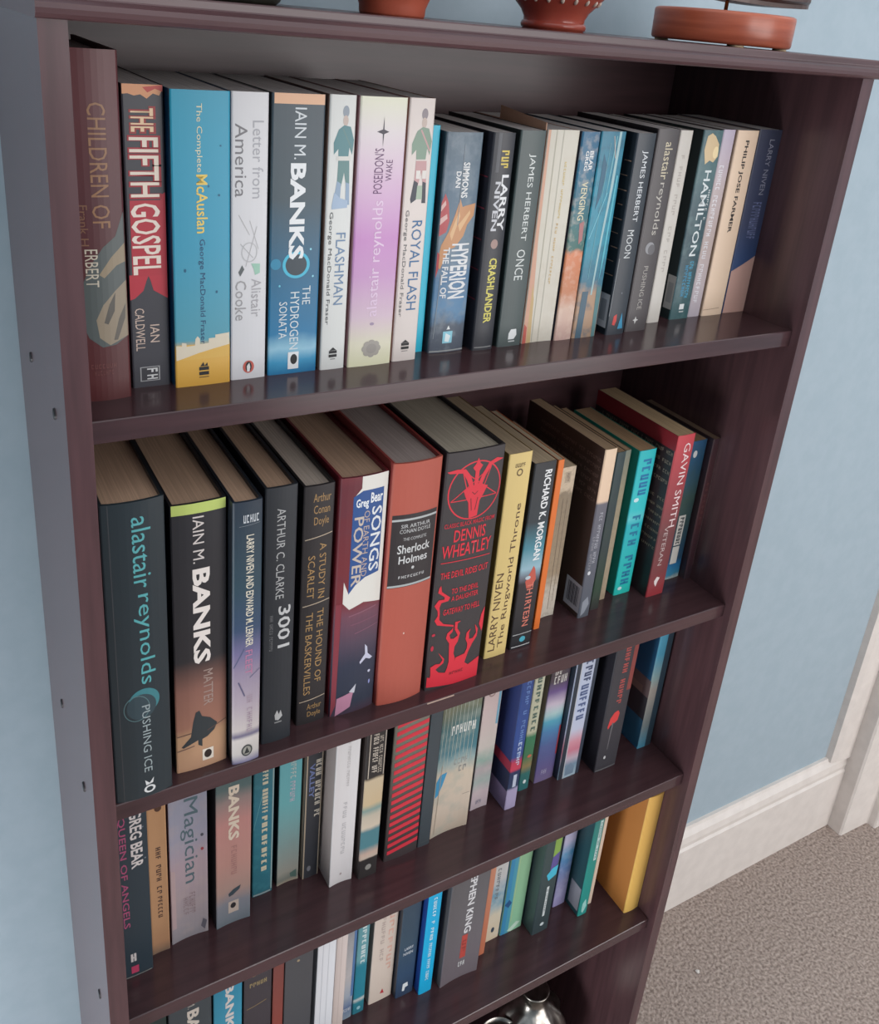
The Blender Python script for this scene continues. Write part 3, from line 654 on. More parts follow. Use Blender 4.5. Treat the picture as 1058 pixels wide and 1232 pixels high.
B2(HB, 242.2, 287.4, 25.2, 241, 156, 'thick terracotta cloth hardback with a black spine label between silver rules',
   (182, 88, 72), side=(150, 58, 54), pages=(168, 152, 146), bulge=3.2, rough=.6, noise=(.05, 200, (198, 106, 88)), art=[
    ('R', .04, .96, .195, .488, (52, 46, 48)), ('R', .04, .96, .212, .220, (186, 190, 190)), ('R', .04, .96, .478, .486, (176, 182, 182)),
    ('T', 'SIR ARTHUR', .22, .82, .234, .249, (206, 206, 206), 'h'), ('T', 'CONAN DOYLE', .2, .84, .254, .269, (206, 206, 206), 'h'), ('T', 'THE COMPLETE', .28, .76, .287, .299, (200, 200, 200), 'h'),
    ('T', 'Sherlock', .18, .86, .315, .350, (216, 216, 216), 'h', 1), ('T', 'Holmes', .22, .82, .360, .392, (216, 216, 216), 'h', 1), ('E', .52, .413, .03, .006, (200, 200, 200)), ('G', (9,), .24, .78, .441, .452, (200, 200, 200), 'h'), ('E', .45, .69, .014, .004, (236, 214, 206))])
gx, gv = .52, .158
star = [(gx + .42 * math.sin(k * 2 * math.pi / 5 + math.pi), gv - .105 * math.cos(k * 2 * math.pi / 5 + math.pi)) for k in range(5)]
B2(HB, 290.7, 347.9, 23.7, 242.5, 156, 'thick black hardback with a red goat pentagram and red flames rising from its foot',
   (58, 52, 54), side=(38, 34, 38), pages=(184, 172, 154), bulge=1.6, rough=.5, art=[
    ('O', gx, gv, .46, .116, .045, RED)] + [('L', star[k], star[(k + 2) % 5], .9, RED) for k in range(5)] + [
    ('P', [(gx - .2, 0.153), (gx - .08, 0.138), (gx + .08, 0.138), (gx + .22, 0.148), (gx + .16, 0.178), (gx + .1, 0.203), (gx + .08, 0.263), (gx - .06, 0.268), (gx - .1, 0.203), (gx - .16, 0.178)], RED),
    ('P', [(gx - .1, 0.148), (gx - .16, 0.113), (gx - .24, 0.083), (gx - .46, 0.078), (gx - .5, 0.071), (gx - .34, 0.065), (gx - .2, 0.068), (gx - .1, 0.098), (gx - .03, 0.143)], RED),
    ('P', [(gx + .1, 0.148), (gx + .16, 0.108), (gx + .26, 0.068), (gx + .46, 0.053), (gx + .34, 0.045), (gx + .2, 0.058), (gx + .1, 0.098), (gx + .03, 0.143)], RED),
    ('P', [(gx - .03, 0.143), (gx - .03, 0.083), (gx - .08, 0.068), (gx - .03, 0.053), (gx, 0.031), (gx + .04, 0.053), (gx + .09, 0.063), (gx + .04, 0.083), (gx + .04, 0.143)], RED),
    ('L', (gx - .06, 0.188), (gx - .03, 0.238), .7, (90, 30, 38)), ('L', (gx + .06, 0.188), (gx + .03, 0.238), .7, (90, 30, 38)), ('L', (gx - .05, 0.163), (gx, 0.175), .6, (90, 30, 38)), ('L', (gx + .05, 0.163), (gx, 0.175), .6, (90, 30, 38)),
    ('T', 'CLASSIC BLACK MAGIC FROM', .06, .94, .277, .295, (206, 40, 60), 'h', 1), ('T', 'DENNIS', .24, .80, .307, .357, RED, 'h', 1), ('T', 'WHEATLEY', .06, .93, .366, .420, RED, 'h', 1), ('L', (.06, .437), (.94, .442), .8, RED),
    ('T', 'THE DEVIL RIDES OUT', .08, .93, .478, .506, RED, 'h', 1), ('T', 'TO THE DEVIL', .30, .79, .555, .578, RED, 'h', 1), ('T', 'A DAUGHTER', .31, .80, .588, .610, RED, 'h', 1), ('T', 'GATEWAY TO HELL', .19, .86, .640, .666, RED, 'h', 1),
    ('P', [(-0.042, 0.935), (0.071, 0.941), (0.082, 0.914), (0.337, 0.934), (0.38, 0.903), (0.444, 0.919), (0.514, 0.874), (0.671, 0.869), (0.679, 0.909), (0.769, 0.928), (1.028, 0.907), (1.052, 1.0), (0.502, 0.999), (-0.045, 0.983)], RED),
    ('P', [(0.077, 0.927), (0.063, 0.892), (0.147, 0.882), (0.226, 0.885), (0.268, 0.869), (0.177, 0.831), (0.296, 0.866), (0.288, 0.885), (0.209, 0.898), (0.158, 0.908), (0.246, 0.932)], RED),
    ('P', [(0.35, 0.938), (0.384, 0.886), (0.357, 0.8), (0.289, 0.773), (0.302, 0.752), (0.384, 0.736), (0.406, 0.727), (0.105, 0.703), (0.053, 0.681), (0.099, 0.662), (0.09, 0.64), (0.026, 0.615), (0.091, 0.593), (0.189, 0.594), (0.184, 0.583), (0.067, 0.56), (0.08, 0.54), (0.108, 0.532), (0.131, 0.559), (0.285, 0.59), (0.258, 0.604), (0.14, 0.607), (0.116, 0.626), (0.132, 0.654), (0.133, 0.681), (0.214, 0.703), (0.402, 0.719), (0.398, 0.748), (0.346, 0.761), (0.369, 0.779), (0.427, 0.783), (0.501, 0.772), (0.43, 0.74), (0.426, 0.707), (0.531, 0.709), (0.479, 0.717), (0.478, 0.738), (0.542, 0.764), (0.514, 0.801), (0.466, 0.82), (0.459, 0.853), (0.498, 0.878), (0.45, 0.934)], RED),
    ('P', [(0.509, 0.875), (0.671, 0.869), (0.707, 0.849), (0.708, 0.826), (0.661, 0.801), (0.671, 0.773), (0.743, 0.759), (0.718, 0.777), (0.732, 0.806), (0.802, 0.808), (0.861, 0.787), (0.816, 0.745), (0.888, 0.772), (0.882, 0.805), (0.803, 0.833), (0.74, 0.868), (0.711, 0.895), (0.692, 0.913)], RED),
    ('P', [(0.966, 0.789), (0.9, 0.751), (0.924, 0.708), (1.034, 0.677), (1.062, 0.729), (1.026, 0.771)], RED),
    ('E', .06, .745, .03, .006, (190, 40, 64)), ('E', .06, .805, .025, .012, (190, 40, 64)), ('G', (5,), .42, .68, .936, .95, (120, 26, 36), 'h')])
B2(PB, 365.3, 390.7, 39.6, 221.3, 130, 'pale yellow paperback with brown lettering reading upwards',
   (232, 204, 134), side=(150, 120, 66), pages=(178, 156, 128), bulge=.5, art=[
    ('G', (5,), .3, .72, .046, .064, (110, 86, 56), 'h'), ('O', .52, .088, .13, .017, .35, (110, 86, 56)), ('T', 'The Ringworld Throne', .54, .84, .235, .955, (96, 70, 50), 'u'), ('T', 'LARRY NIVEN', .12, .42, .565, .965, (96, 70, 50), 'u')])
B2(PB, 395.9, 420.8, 40.6, 206.3, 130, 'black paperback with bold white name over a teal sky and red figure',
   [(0, (48, 50, 54)), (.3, (50, 58, 64)), (.44, (76, 140, 156)), (.55, (156, 190, 204)), (.6, (110, 112, 124)), (.63, (50, 46, 50)), (1, (38, 38, 42))], side=(40, 40, 44), pages=(180, 160, 132), bulge=.5, noise=(.1, 40), art=[
    ('T', 'RICHARD K. MORGAN', .5, .82, .04, .51, (240, 240, 240), 'd', 2), ('P', [(.3, .62), (.45, .58), (.6, .54), (.7, .56), (.8, .62), (.6, .66), (.4, .66)], (200, 92, 76)), ('E', .4, .6, .12, .01, (190, 206, 214)),
    ('T', 'TH1RTE3N', .42, .72, .63, .875, (220, 126, 108), 'd', 1), ('R', .06, .96, .915, .92, (176, 176, 176)), ('R', .06, .96, .985, .99, (206, 206, 206)), ('E', .55, .95, .14, .016, (80, 176, 196))])
B2(PB, 437.5, 444.8, 58.0, 194.1, 120, 'very thin bright orange paperback', (240, 124, 52), side=(240, 124, 52), pages=(196, 178, 150))
B2(PB, 455.1, 472.4, 71.0, 175.8, 111, 'worn beige paperback with a frayed foot and small cream head panel',
   [(0, (216, 196, 170)), (.14, (214, 194, 168)), (.16, (150, 134, 112)), (.7, (170, 150, 124)), (.8, (206, 194, 178)), (1, (214, 204, 190))], side=(156, 136, 110), pages=(196, 178, 150), bulge=-.8, noise=(.3, 120, (128, 112, 94)), art=[
    ('R', .3, .7, .03, .1, (186, 168, 146)), ('G', (4,), .4, .62, .04, .09, (130, 112, 96)), ('L', (.4, .2), (.5, .95), .5, (110, 96, 82)), ('L', (.7, .2), (.75, .9), .4, (120, 104, 88))])
B2(PB, 491.8, 506.8, 55.0, 197.1, 129, 'grey paperback with a cream head and a barcode on its dark brown cover',
   [(0, (238, 208, 178)), (.295, (236, 204, 176)), (.31, (108, 106, 116)), (.6, (98, 100, 112)), (1, (92, 96, 106))], side=(66, 50, 46), pages=(172, 144, 114), bulge=.5, art=[
    ('G', (3, 8, 4), .4, .66, .36, .66, (176, 176, 184)), ('G', (5, 6), .16, .34, .5, .7, (150, 150, 158)), ('E', .34, .72, .12, .012, (226, 226, 230)), ('P', [(.2, .9), (.6, .87), (.8, .92), (.5, .97), (.2, .99)], (150, 154, 164)),
    ('SR', .0, .2, .80, .97, (190, 196, 208))] + [('SR', .03 + .013 * i, .036 + .013 * i + .003 * (i % 3), .82, .94, (84, 88, 100)) for i in range(11)] +
   [('SG', t, .2, .97, .06 + .045 * i, .08 + .045 * i, (120, 98, 90)) for i, t in enumerate(((10, 8, 3, 7), (9, 1, 4, 2, 13), (5, 3, 1, 10, 7), (5, 4, 1, 4, 3, 5, 2), (4, 12, 2, 3, 4), (1, 11, 3, 6, 5)))])
B2(PB, 512.9, 525.1, 61.0, 187.7, 120, 'narrow dark green black paperback beside the barcode book', [(0, (46, 66, 70)), (.6, (48, 62, 64)), (.85, (48, 72, 54)), (1, (56, 54, 54))], side=(36, 52, 54), pages=(168, 136, 104), bulge=.4, noise=(.2, 60, (60, 82, 66)))
B2(PB, 534.2, 542.7, 72.0, 181.3, 111, 'thin faded beige grey paperback beside the turquoise one', [(0, (120, 126, 112)), (.3, (160, 148, 122)), (1, (176, 156, 132))], side=(120, 108, 88), pages=(172, 142, 110), bulge=.3, noise=(.3, 90, (134, 122, 100)))
B2(PB, 555.0, 578.4, 72.0, 176.8, 111, 'bright turquoise paperback with dark blue lettering down the spine',
   [(0, (34, 190, 196)), (.4, (50, 200, 206)), (.46, (96, 206, 212)), (.5, (30, 184, 196)), (1, (36, 196, 184))], side=(34, 160, 142), pages=(170, 138, 104), bulge=.4, art=[
    ('G', (5,), .3, .78, .06, .30, (22, 120, 170), 'd', 2), ('E', .3, .33, .14, .014, (206, 236, 240)), ('G', (4, 4), .28, .76, .44, .93, (20, 124, 160), 'd', 2), ('E', .3, .955, .12, .012, (206, 236, 236))])
B2(PB, 587.0, 611.9, 55.0, 196.6, 129, 'red and maroon paperback with spaced white capitals and cover text',
   [(0, (196, 62, 72)), (.3, (160, 60, 68)), (.6, (112, 62, 64)), (.85, (126, 58, 62)), (1, (160, 50, 58))], side=(56, 40, 44), pages=(186, 158, 122), bulge=.5, art=[
    ('T', 'GAVIN SMITH', .46, .82, .05, .56, (236, 214, 214)), ('T', 'VETERAN', .3, .52, .55, .80, (196, 176, 174)), ('P', [(.3, .9), (.42, .875), (.6, .885), (.5, .91), (.44, .94), (.34, .92)], (236, 222, 220)), ('SR', 0, 1, 0, .09, (150, 38, 50))] +
   [('SG', t, .1, .98, .105 + .055 * i, .125 + .055 * i, (150, 132, 116)) for i, t in enumerate(((1, 6, 5, 4, 1, 4, 4, 3), (1, 8, 3, 4, 9, 4), (2, 1, 4, 6, 2, 7, 3, 3), (5, 8, 5, 5, 6)))] +
   [('SG', t, .7, .99, .38 + .05 * i, .395 + .05 * i, (140, 122, 104)) for i, t in enumerate(((2, 3, 3), (3, 4, 3), (4, 6), (7,), (3, 5), (2, 5), (7,)))])
B2(PB, 629.0, 652.8, 73.0, 174.8, 111, 'blue green paperback with a white title plate low on the spine',
   [(0, (48, 96, 138)), (.2, (48, 92, 120)), (.4, (66, 92, 88)), (.6, (60, 86, 92)), (.85, (44, 84, 116)), (.9, (44, 124, 178)), (.97, (70, 150, 186)), (1, (196, 206, 200))], side=(52, 66, 74), pages=(160, 128, 96), bulge=.4, noise=(.2, 60, (70, 90, 70)), art=[
    ('E', .36, .09, .12, .025, (226, 226, 226)), ('R', .2, .62, .525, .885, (228, 222, 214)), ('G', (8,), .3, .54, .54, .74, (40, 52, 60), 'd', 2), ('R', .2, .62, .745, .755, (60, 80, 90))])
B2(PB, 653.8, 666.0, 65.0, 177.7, 111, 'dark plum brown paperback at the right hand end of the row', [(0, (74, 50, 56)), (.5, (90, 52, 56)), (.8, (78, 52, 60)), (1, (58, 44, 52))], side=(62, 44, 50), pages=(120, 96, 78), bulge=.4, noise=(.3, 60, (96, 48, 50)),
   art=[('R', .7, .8, .02, .9, (112, 94, 92)), ('G', (4,), .2, .5, .3, .6, (110, 70, 70))])

# ---- third shelf
G3 = 'books on the third shelf'
def B3(k, *a, **kw): return Book(k, Z3, *a, group=G3, **kw)
B3(PB, 17.3, 46.1, 46.6, 198, 129, 'dark blue black paperback with white name and pink title next to the left panel', (46, 60, 70), side=(40, 48, 56), bulge=.7, art=[
    ('T', 'GREG BEAR', .5, .84, .02, .34, (226, 216, 214), 'd', 2), ('T', 'QUEEN OF ANGELS', .16, .38, .03, .68, (176, 82, 120), 'd', 1), ('G', (1,), .34, .5, .85, .9, (214, 206, 204), 'h', 2), ('R', .34, .56, .93, .975, (190, 66, 100)), ('E', .86, .12, .03, .004, (120, 130, 140)), ('E', .9, .3, .03, .004, (120, 130, 140)), ('L', (.05, .993), (.95, .993), .6, (176, 170, 160))])
B3(PB, 47.9, 64.3, 58.4, 186, 111, 'narrow tan orange paperback with dark upright lettering', [(0, (196, 148, 106)), (.8, (192, 146, 108)), (.93, (180, 134, 100)), (1, (130, 108, 92))], side=(140, 60, 52), bulge=-.6, noise=(.1, 60, (176, 132, 100)), art=[
    ('G', (3, 4, 2), .4, .66, .30, .6, (92, 66, 56), 'd', 1), ('G', (6,), .42, .66, .62, .76, (92, 66, 56), 'd', 1), ('E', .6, .06, .18, .02, (86, 54, 40))])
B3(PB, 66.4, 100.5, 60.4, 188, 120, 'pale grey pink paperback with a large curly teal title, scuffed', [(0, (150, 152, 168)), (.35, (160, 156, 172)), (.5, (178, 156, 164)), (.8, (166, 152, 156)), (1, (148, 142, 148))], side=(110, 96, 100), bulge=-1.8, noise=(.25, 50, (186, 166, 160)), art=[
    ('T', 'Magician', .3, .76, .09, .63, (86, 108, 116)), ('E', .86, .34, .04, .01, (84, 84, 96)), ('E', .86, .43, .04, .01, (160, 64, 76)), ('G', (7,), .5, .66, .7, .84, (150, 128, 132)), ('G', (5,), .34, .48, .72, .84, (152, 132, 136)), ('P', [(.8, .95), (.86, .9), (.96, .92), (.9, .98)], (96, 92, 102)), ('P', [(.02, .5), (.14, .52), (.14, .9), (.02, .9)], (186, 160, 160))])
B3(PB, 107.1, 140.1, 57.4, 198, 129, 'teal topped salmon paperback with bold cream name and worn foot', [(0, (66, 88, 88)), (.15, (84, 104, 104)), (.22, (150, 128, 124)), (.35, (190, 134, 128)), (.6, (186, 138, 128)), (.78, (170, 140, 130)), (.86, (130, 130, 138)), (1, (112, 122, 130))], side=(58, 58, 62), bulge=-1.4, noise=(.12, 50), art=[
    ('T', 'IAIN M.', .4, .62, .0, .12, (150, 142, 134)), ('T', 'BANKS', .36, .66, .135, .46, (222, 204, 184), 'd', 3), ('G', (7,), .44, .6, .5, .68, (166, 120, 114)), ('P', [(.36, .80), (.5, .78), (.72, .765), (.68, .79), (.5, .815), (.38, .82)], (58, 70, 78)), ('R', .36, .66, .855, .93, (190, 172, 160)), ('E', .5, .885, .08, .018, (44, 40, 42))])
B3(PB, 147.9, 168.6, 75.2, 178, 111, 'deep teal paperback with a cream column of letters', [(0, (52, 104, 112)), (.4, (44, 116, 136)), (.7, (44, 112, 128)), (1, (46, 104, 118))], side=(40, 60, 66), bulge=.5, noise=(.3, 80, (70, 140, 150)), art=[
    ('G', (5, 7), .42, .68, .08, .4, (206, 196, 170), 'd', 3), ('G', (9,), .42, .68, .42, .82, (206, 196, 170), 'd', 3), ('L', (.02, .5), (.5, .22), .6, (110, 170, 176)), ('R', .9, .96, .0, .98, (150, 170, 168)), ('R', .05, .9, .985, .995, (150, 160, 160))])
B3(PB, 173.7, 196.5, 76.2, 178, 111, 'pale turquoise paperback fading to grey at the foot', [(0, (96, 164, 172)), (.4, (104, 168, 172)), (.7, (128, 152, 150)), (.92, (150, 146, 136)), (.97, (120, 124, 116)), (1, (164, 150, 132))], side=(50, 60, 66), bulge=-1.2, noise=(.1, 50), art=[
    ('G', (7,), .5, .74, .06, .24, (176, 186, 182)), ('G', (6,), .5, .72, .26, .4, (186, 176, 190)), ('P', [(.6, .94), (.9, .92), (.9, .98), (.65, .97)], (80, 104, 96))])
B3(PB, 199.1, 216.4, 73.2, 178, 111, 'slim black paperback with cream and blue capitals in two lines', (52, 54, 60), side=(150, 136, 120), bulge=.4, art=[
    ('G', (3, 4, 6, 2), .58, .9, .02, .55, (214, 204, 188), 'd', 2), ('T', 'VALLEY', .22, .52, .16, .4, (110, 122, 166), 'd', 2), ('R', .02, .1, 0, 1, (164, 148, 128)), ('R', .92, .98, 0, 1, (176, 160, 140)), ('E', .4, .93, .12, .02, (120, 120, 126))])
B3(PB, 220.0, 244.8, 52.5, 198, 129, 'white paperback with barely visible grey print and a curled foot', [(0, (224, 220, 220)), (1, (222, 216, 216))], side=(186, 172, 168), bulge=-1.4, art=[
    ('G', (1, 9, 7), .5, .62, .08, .36, (196, 190, 190)), ('G', (4, 8), .44, .6, .46, .8, (190, 186, 188)), ('E', .5, .94, .05, .008, (176, 160, 160))])
B3(PB, 249.8, 270.6, 48.5, 190, 111, 'black topped paperback with a sandy seascape picture on its spine', [(0, (48, 44, 44)), (.30, (46, 42, 42)), (.32, (206, 186, 156)), (.48, (206, 182, 146)), (.52, (130, 156, 150)), (.56, (196, 184, 166)), (.64, (212, 196, 176)), (.67, (80, 128, 138)), (.78, (84, 134, 144)), (.83, (206, 176, 160)), (.86, (206, 186, 170)), (.87, (48, 44, 44)), (1, (52, 48, 48))],
   side=(70, 62, 60), bulge=.4, noise=(.05, 60), art=[('G', (3, 4, 8), .62, .8, .04, .28, (190, 178, 164)), ('G', (4, 6, 3), .3, .56, .02, .27, (206, 194, 180), 'd', 1), ('R', .12, .16, .0, .3, (206, 192, 176)), ('R', .9, .94, .0, .3, (206, 192, 176)), ('E', .5, .93, .16, .02, (150, 146, 140))])
B3(PB, 282.0, 321.4, 55.4, 198, 129, 'grey paperback covered in slanting bright red stripes', [(0, (128, 124, 112)), (.3, (112, 108, 98)), (.6, (84, 76, 74)), (1, (66, 56, 58))], side=(40, 38, 42), bulge=.8, art=[
    ('P', [(.08, .035 + .0497 * i), (.5, .018 + .0497 * i), (.98, .008 + .0497 * i), (.98, .034 + .0497 * i), (.5, .044 + .0497 * i), (.08, .061 + .0497 * i)], (216, 54, 70)) for i in range(19)])
B3(PB, 322.6, 337.3, 55.9, 198, 129, 'plain dark slate paperback beside the red striped one', (66, 74, 80), side=(60, 66, 72), bulge=.4, art=[('L', (.1, .97), (.9, .97), .6, (90, 92, 92))])
B3(PB, 339.3, 386.1, 59.3, 198, 129, 'thick heavily creased paperback with teal upper half and cream sandy foot', [(0, (112, 122, 104)), (.14, (116, 118, 96)), (.26, (74, 112, 116)), (.42, (76, 124, 136)), (.5, (150, 170, 170)), (.58, (206, 190, 170)), (.8, (212, 194, 176)), (1, (196, 178, 160))], side=(70, 82, 86), bulge=-2.0, noise=(.35, 40, (160, 170, 160)), art=[
    ('P', [(.02, .6), (.12, .56), (.3, .56), (.2, .64), (.1, .70), (.02, .71)], (66, 148, 190)), ('G', (6,), .3, .9, .255, .315, (226, 224, 218), 'h', 1), ('G', (4,), .46, .8, .49, .53, (150, 150, 146), 'h'), ('G', (2,), .6, .78, .545, .585, (140, 140, 138), 'h'), ('L', (.78, .76), (.96, .755), .7, (150, 140, 132))] +
   [('L', (.08 + .1 * i, .02 + .02 * (i % 3)), (.06 + .1 * i, .46 + .05 * (i % 3)), .5, (188, 192, 182)) for i in range(9)] + [('L', (.14, .5), (.1, .98), .8, (170, 156, 140))])
B3(PB, 398.4, 420.8, 72.6, 178, 111, 'pale pinkish white paperback with faint teal smudges', [(0, (206, 186, 184)), (.2, (220, 196, 194)), (.5, (214, 204, 196)), (.6, (150, 180, 168)), (.68, (190, 176, 178)), (.78, (170, 184, 178)), (.86, (206, 186, 190)), (1, (190, 174, 182))], side=(170, 150, 150), bulge=-.7, noise=(.2, 60, (220, 210, 204)), art=[
    ('O', .44, .09, .2, .03, .35, (160, 134, 130)), ('R', .84, .96, .0, .34, (120, 172, 196)), ('G', (4,), .3, .6, .93, .96, (120, 120, 140), 'h')])
B3(PB, 434.2, 449.3, 57.3, 198, 129, 'blue paperback with a red flash and a lilac foot', [(0, (48, 70, 128)), (.5, (48, 76, 142)), (.62, (52, 70, 130)), (.66, (190, 60, 84)), (.71, (200, 64, 88)), (.73, (44, 54, 90)), (.84, (52, 66, 96)), (.86, (176, 164, 196)), (1, (178, 166, 200))], side=(52, 66, 122), bulge=.4, noise=(.04, 50), art=[
    ('G', (5, 1, 8), .4, .7, .1, .62, (110, 140, 196)), ('G', (5,), .4, .7, .52, .68, (196, 206, 226)), ('R', .4, .7, .75, .84, (190, 196, 214)),
    ('SR', 0, 1, .86, 1, (150, 132, 168)), ('SR', 0, 1, .65, .72, (176, 56, 80)), ('SR', 0, 1, .72, .86, (44, 52, 84))])
B3(PB, 463.5, 478.0, 73.1, 178, 111, 'slim green paperback with large cream letters', [(0, (206, 204, 180)), (.52, (196, 194, 166)), (.56, (64, 128, 92)), (.72, (74, 124, 88)), (.8, (150, 130, 88)), (.86, (54, 112, 106)), (1, (46, 110, 114))], side=(60, 90, 80), bulge=.4, noise=(.06, 60), art=[
    ('G', (9,), .3, .7, .04, .52, (96, 116, 104), 'd', 2), ('E', .5, .93, .14, .016, (220, 228, 226)), ('E', .6, .72, .2, .012, (206, 110, 80))])
B3(PB, 487.0, 514.4, 74.6, 178, 111, 'paperback with a pink and blue planet view on its spine', [(0, (70, 62, 64)), (.18, (80, 68, 76)), (.26, (110, 86, 140)), (.36, (206, 190, 206)), (.44, (176, 206, 206)), (.5, (86, 166, 188)), (.58, (76, 130, 176)), (.7, (84, 100, 150)), (.9, (104, 92, 140)), (1, (120, 104, 140))], side=(190, 164, 140), bulge=.5, noise=(.1, 40, (130, 120, 170)), art=[
    ('G', (3,), .2, .5, .1, .13, (214, 206, 200), 'h', 1), ('G', (4,), .2, .84, .14, .2, (206, 200, 196), 'h', 1), ('R', .9, .97, .56, .8, (176, 60, 70)), ('G', (3,), .3, .56, .9, .94, (176, 170, 196), 'h')])
B3(PB, 515.7, 546.8, 66.7, 178, 111, 'white and blue paperback edged in black with a pink glow', [(0, (190, 196, 214)), (.4, (186, 196, 222)), (.6, (196, 200, 220)), (.7, (214, 150, 164)), (.77, (206, 126, 144)), (.84, (196, 176, 190)), (.9, (120, 146, 166)), (1, (176, 196, 210))], side=(44, 56, 70), right=(40, 48, 60), bulge=.4, noise=(.05, 40), art=[
    ('R', .02, .2, 0, 1, (44, 52, 64)), ('R', .2, .24, 0, 1, (190, 190, 196)), ('R', .82, .98, 0, 1, (50, 60, 76)), ('G', (4,), .4, .72, .05, .22, (70, 80, 110), 'd', 2), ('G', (6,), .36, .7, .24, .52, (86, 100, 140), 'd', 2), ('P', [(.3, .92), (.5, .88), (.7, .92), (.7, .98), (.3, .98)], (120, 140, 160))])
B3(PB, 562.9, 595.5, 57.3, 198, 129, 'black paperback with red lettering and a red dome motif', (60, 58, 64), side=(44, 42, 50), right=(150, 66, 64), bulge=.6, art=[
    ('R', .78, .98, .0, .42, (140, 66, 62)), ('G', (6, 5), .4, .62, .06, .5, (176, 78, 74), 'd', 1), ('P', [(.22, .665), (.28, .60), (.42, .565), (.58, .555), (.68, .58), (.64, .63), (.5, .645), (.34, .655), (.26, .68)], (216, 64, 64)), ('P', [(.4, .64), (.47, .64), (.42, .84), (.38, .84)], (104, 100, 104)), ('E', .36, .9, .05, .012, (206, 206, 206)), ('L', (.04, .99), (.96, .99), .7, (150, 148, 148))])
B3(PB, 637.3, 658.7, 65.1, 178, 111, 'blue paperback with a desert scene on its cover, alone near the right side', [(0, (96, 176, 206)), (.2, (84, 164, 194)), (.4, (150, 176, 176)), (.5, (176, 166, 156)), (.8, (130, 140, 140)), (1, (80, 156, 186))], side=(40, 104, 146), bulge=.4, noise=(.1, 50), art=[
    ('R', .55, .98, 0, 1, (52, 74, 88)), ('SR', .0, 1, .42, .56, (130, 112, 112)), ('SR', .1, .9, .5, .62, (150, 128, 120)), ('SR', .0, .6, .56, .75, (64, 66, 72)), ('SR', .5, .95, .62, .9, (150, 138, 134)), ('SR', 0, .45, .75, .98, (46, 104, 136)),
    ('SG', (2,), .3, .6, .14, .22, (110, 176, 206))])

# ---- fourth shelf
G4 = 'books on the fourth shelf'
def B4(k, *a, **kw): return Book(k, Z4, *a, group=G4, **kw)
B4(PB, 30.4, 57.8, 56.3, 198, 129, 'dark bottle green paperback nearest the left panel on the fourth shelf', (40, 58, 56), side=(36, 48, 48), bulge=.5)
B4(PB, 59.2, 101.1, 55.3, 198, 129, 'wide dark slate paperback with bold cream capitals low in the case', (70, 78, 84), side=(56, 62, 66), bulge=.5, art=[('T', 'IAIN M.', .44, .6, .02, .2, (190, 180, 170)), ('T', 'BANKS', .42, .7, .215, .60, (224, 212, 200), 'd', 3)])
B4(PB, 102.9, 132.0, 55.2, 198, 129, 'sky blue paperback with bold cream capitals beside dark slate one', [(0, (44, 136, 170)), (.5, (64, 160, 190)), (1, (50, 140, 176))], side=(36, 60, 70), bulge=.5, art=[('T', 'BANKS', .4, .7, .15, .53, (224, 216, 212), 'd', 3), ('G', (9,), .4, .6, .57, .86, (220, 220, 220))])
B4(HB, 134.0, 163.4, 56.2, 200, 140, 'dark hardback with short gilt lines near its head', (68, 62, 68), side=(50, 46, 50), bulge=.8, art=[('L', (.3, .19), (.8, .175), .9, (150, 128, 92)), ('G', (5,), .2, .8, .235, .265, (160, 140, 100), 'h', 1), ('L', (.1, .42), (.8, .40), .9, (150, 128, 92))])
B4(PB, 164.9, 176.6, 56.2, 198, 129, 'narrow rust brown book between two dark ones', [(0, (120, 70, 66)), (1, (156, 70, 58))], side=(84, 50, 48), bulge=.4)
B4(HB, 177.7, 209.1, 57.2, 202, 140, 'plain dark grey hardback with a faint gilt line', (80, 80, 84), side=(62, 60, 64), bulge=.8, art=[('L', (.3, .205), (.9, .18), .6, (150, 134, 104)), ('E', .45, .235, .05, .008, (170, 150, 120))])
B4(PB, 215.2, 236.6, 60.1, 198, 129, 'bright white paperback with ridged spine on the fourth shelf', (228, 228, 232), side=(176, 178, 186), bulge=-.8, art=[('L', (.3, 0), (.3, 1), .6, (196, 196, 204)), ('L', (.62, 0), (.62, 1), .6, (204, 204, 210))])
B4(PB, 237.6, 251.2, 62.1, 198, 129, 'pinkish white paperback beside the brighter white one', [(0, (222, 208, 204)), (1, (214, 196, 188))], side=(206, 196, 194), bulge=-.5, art=[('L', (.5, 0), (.5, 1), .5, (196, 178, 172))])
B4(PB, 252.8, 265.9, 69.9, 178, 111, 'narrow grey and blue paperback with a pale ship picture', [(0, (120, 130, 140)), (.3, (176, 176, 180)), (.6, (206, 200, 200)), (.8, (176, 186, 200)), (.9, (96, 120, 160)), (1, (150, 166, 180))], side=(96, 116, 140), bulge=.4, noise=(.2, 70, (150, 136, 130)), art=[('G', (6,), .16, .84, .9, .93, (226, 226, 230), 'h', 1), ('R', .74, .98, .0, .8, (90, 130, 180))])
B4(PB, 267.1, 281.3, 69.9, 178, 111, 'narrow teal paperback with white lettering on the fourth shelf', [(0, (90, 150, 160)), (.5, (110, 166, 174)), (.56, (40, 130, 150)), (.85, (44, 136, 156)), (.87, (206, 210, 206)), (.9, (48, 130, 146)), (1, (44, 120, 138))], side=(60, 120, 140), bulge=.4, noise=(.05, 50), art=[('G', (10,), .36, .72, .1, .54, (214, 226, 226), 'd', 2), ('E', .5, .95, .16, .016, (150, 196, 206))])
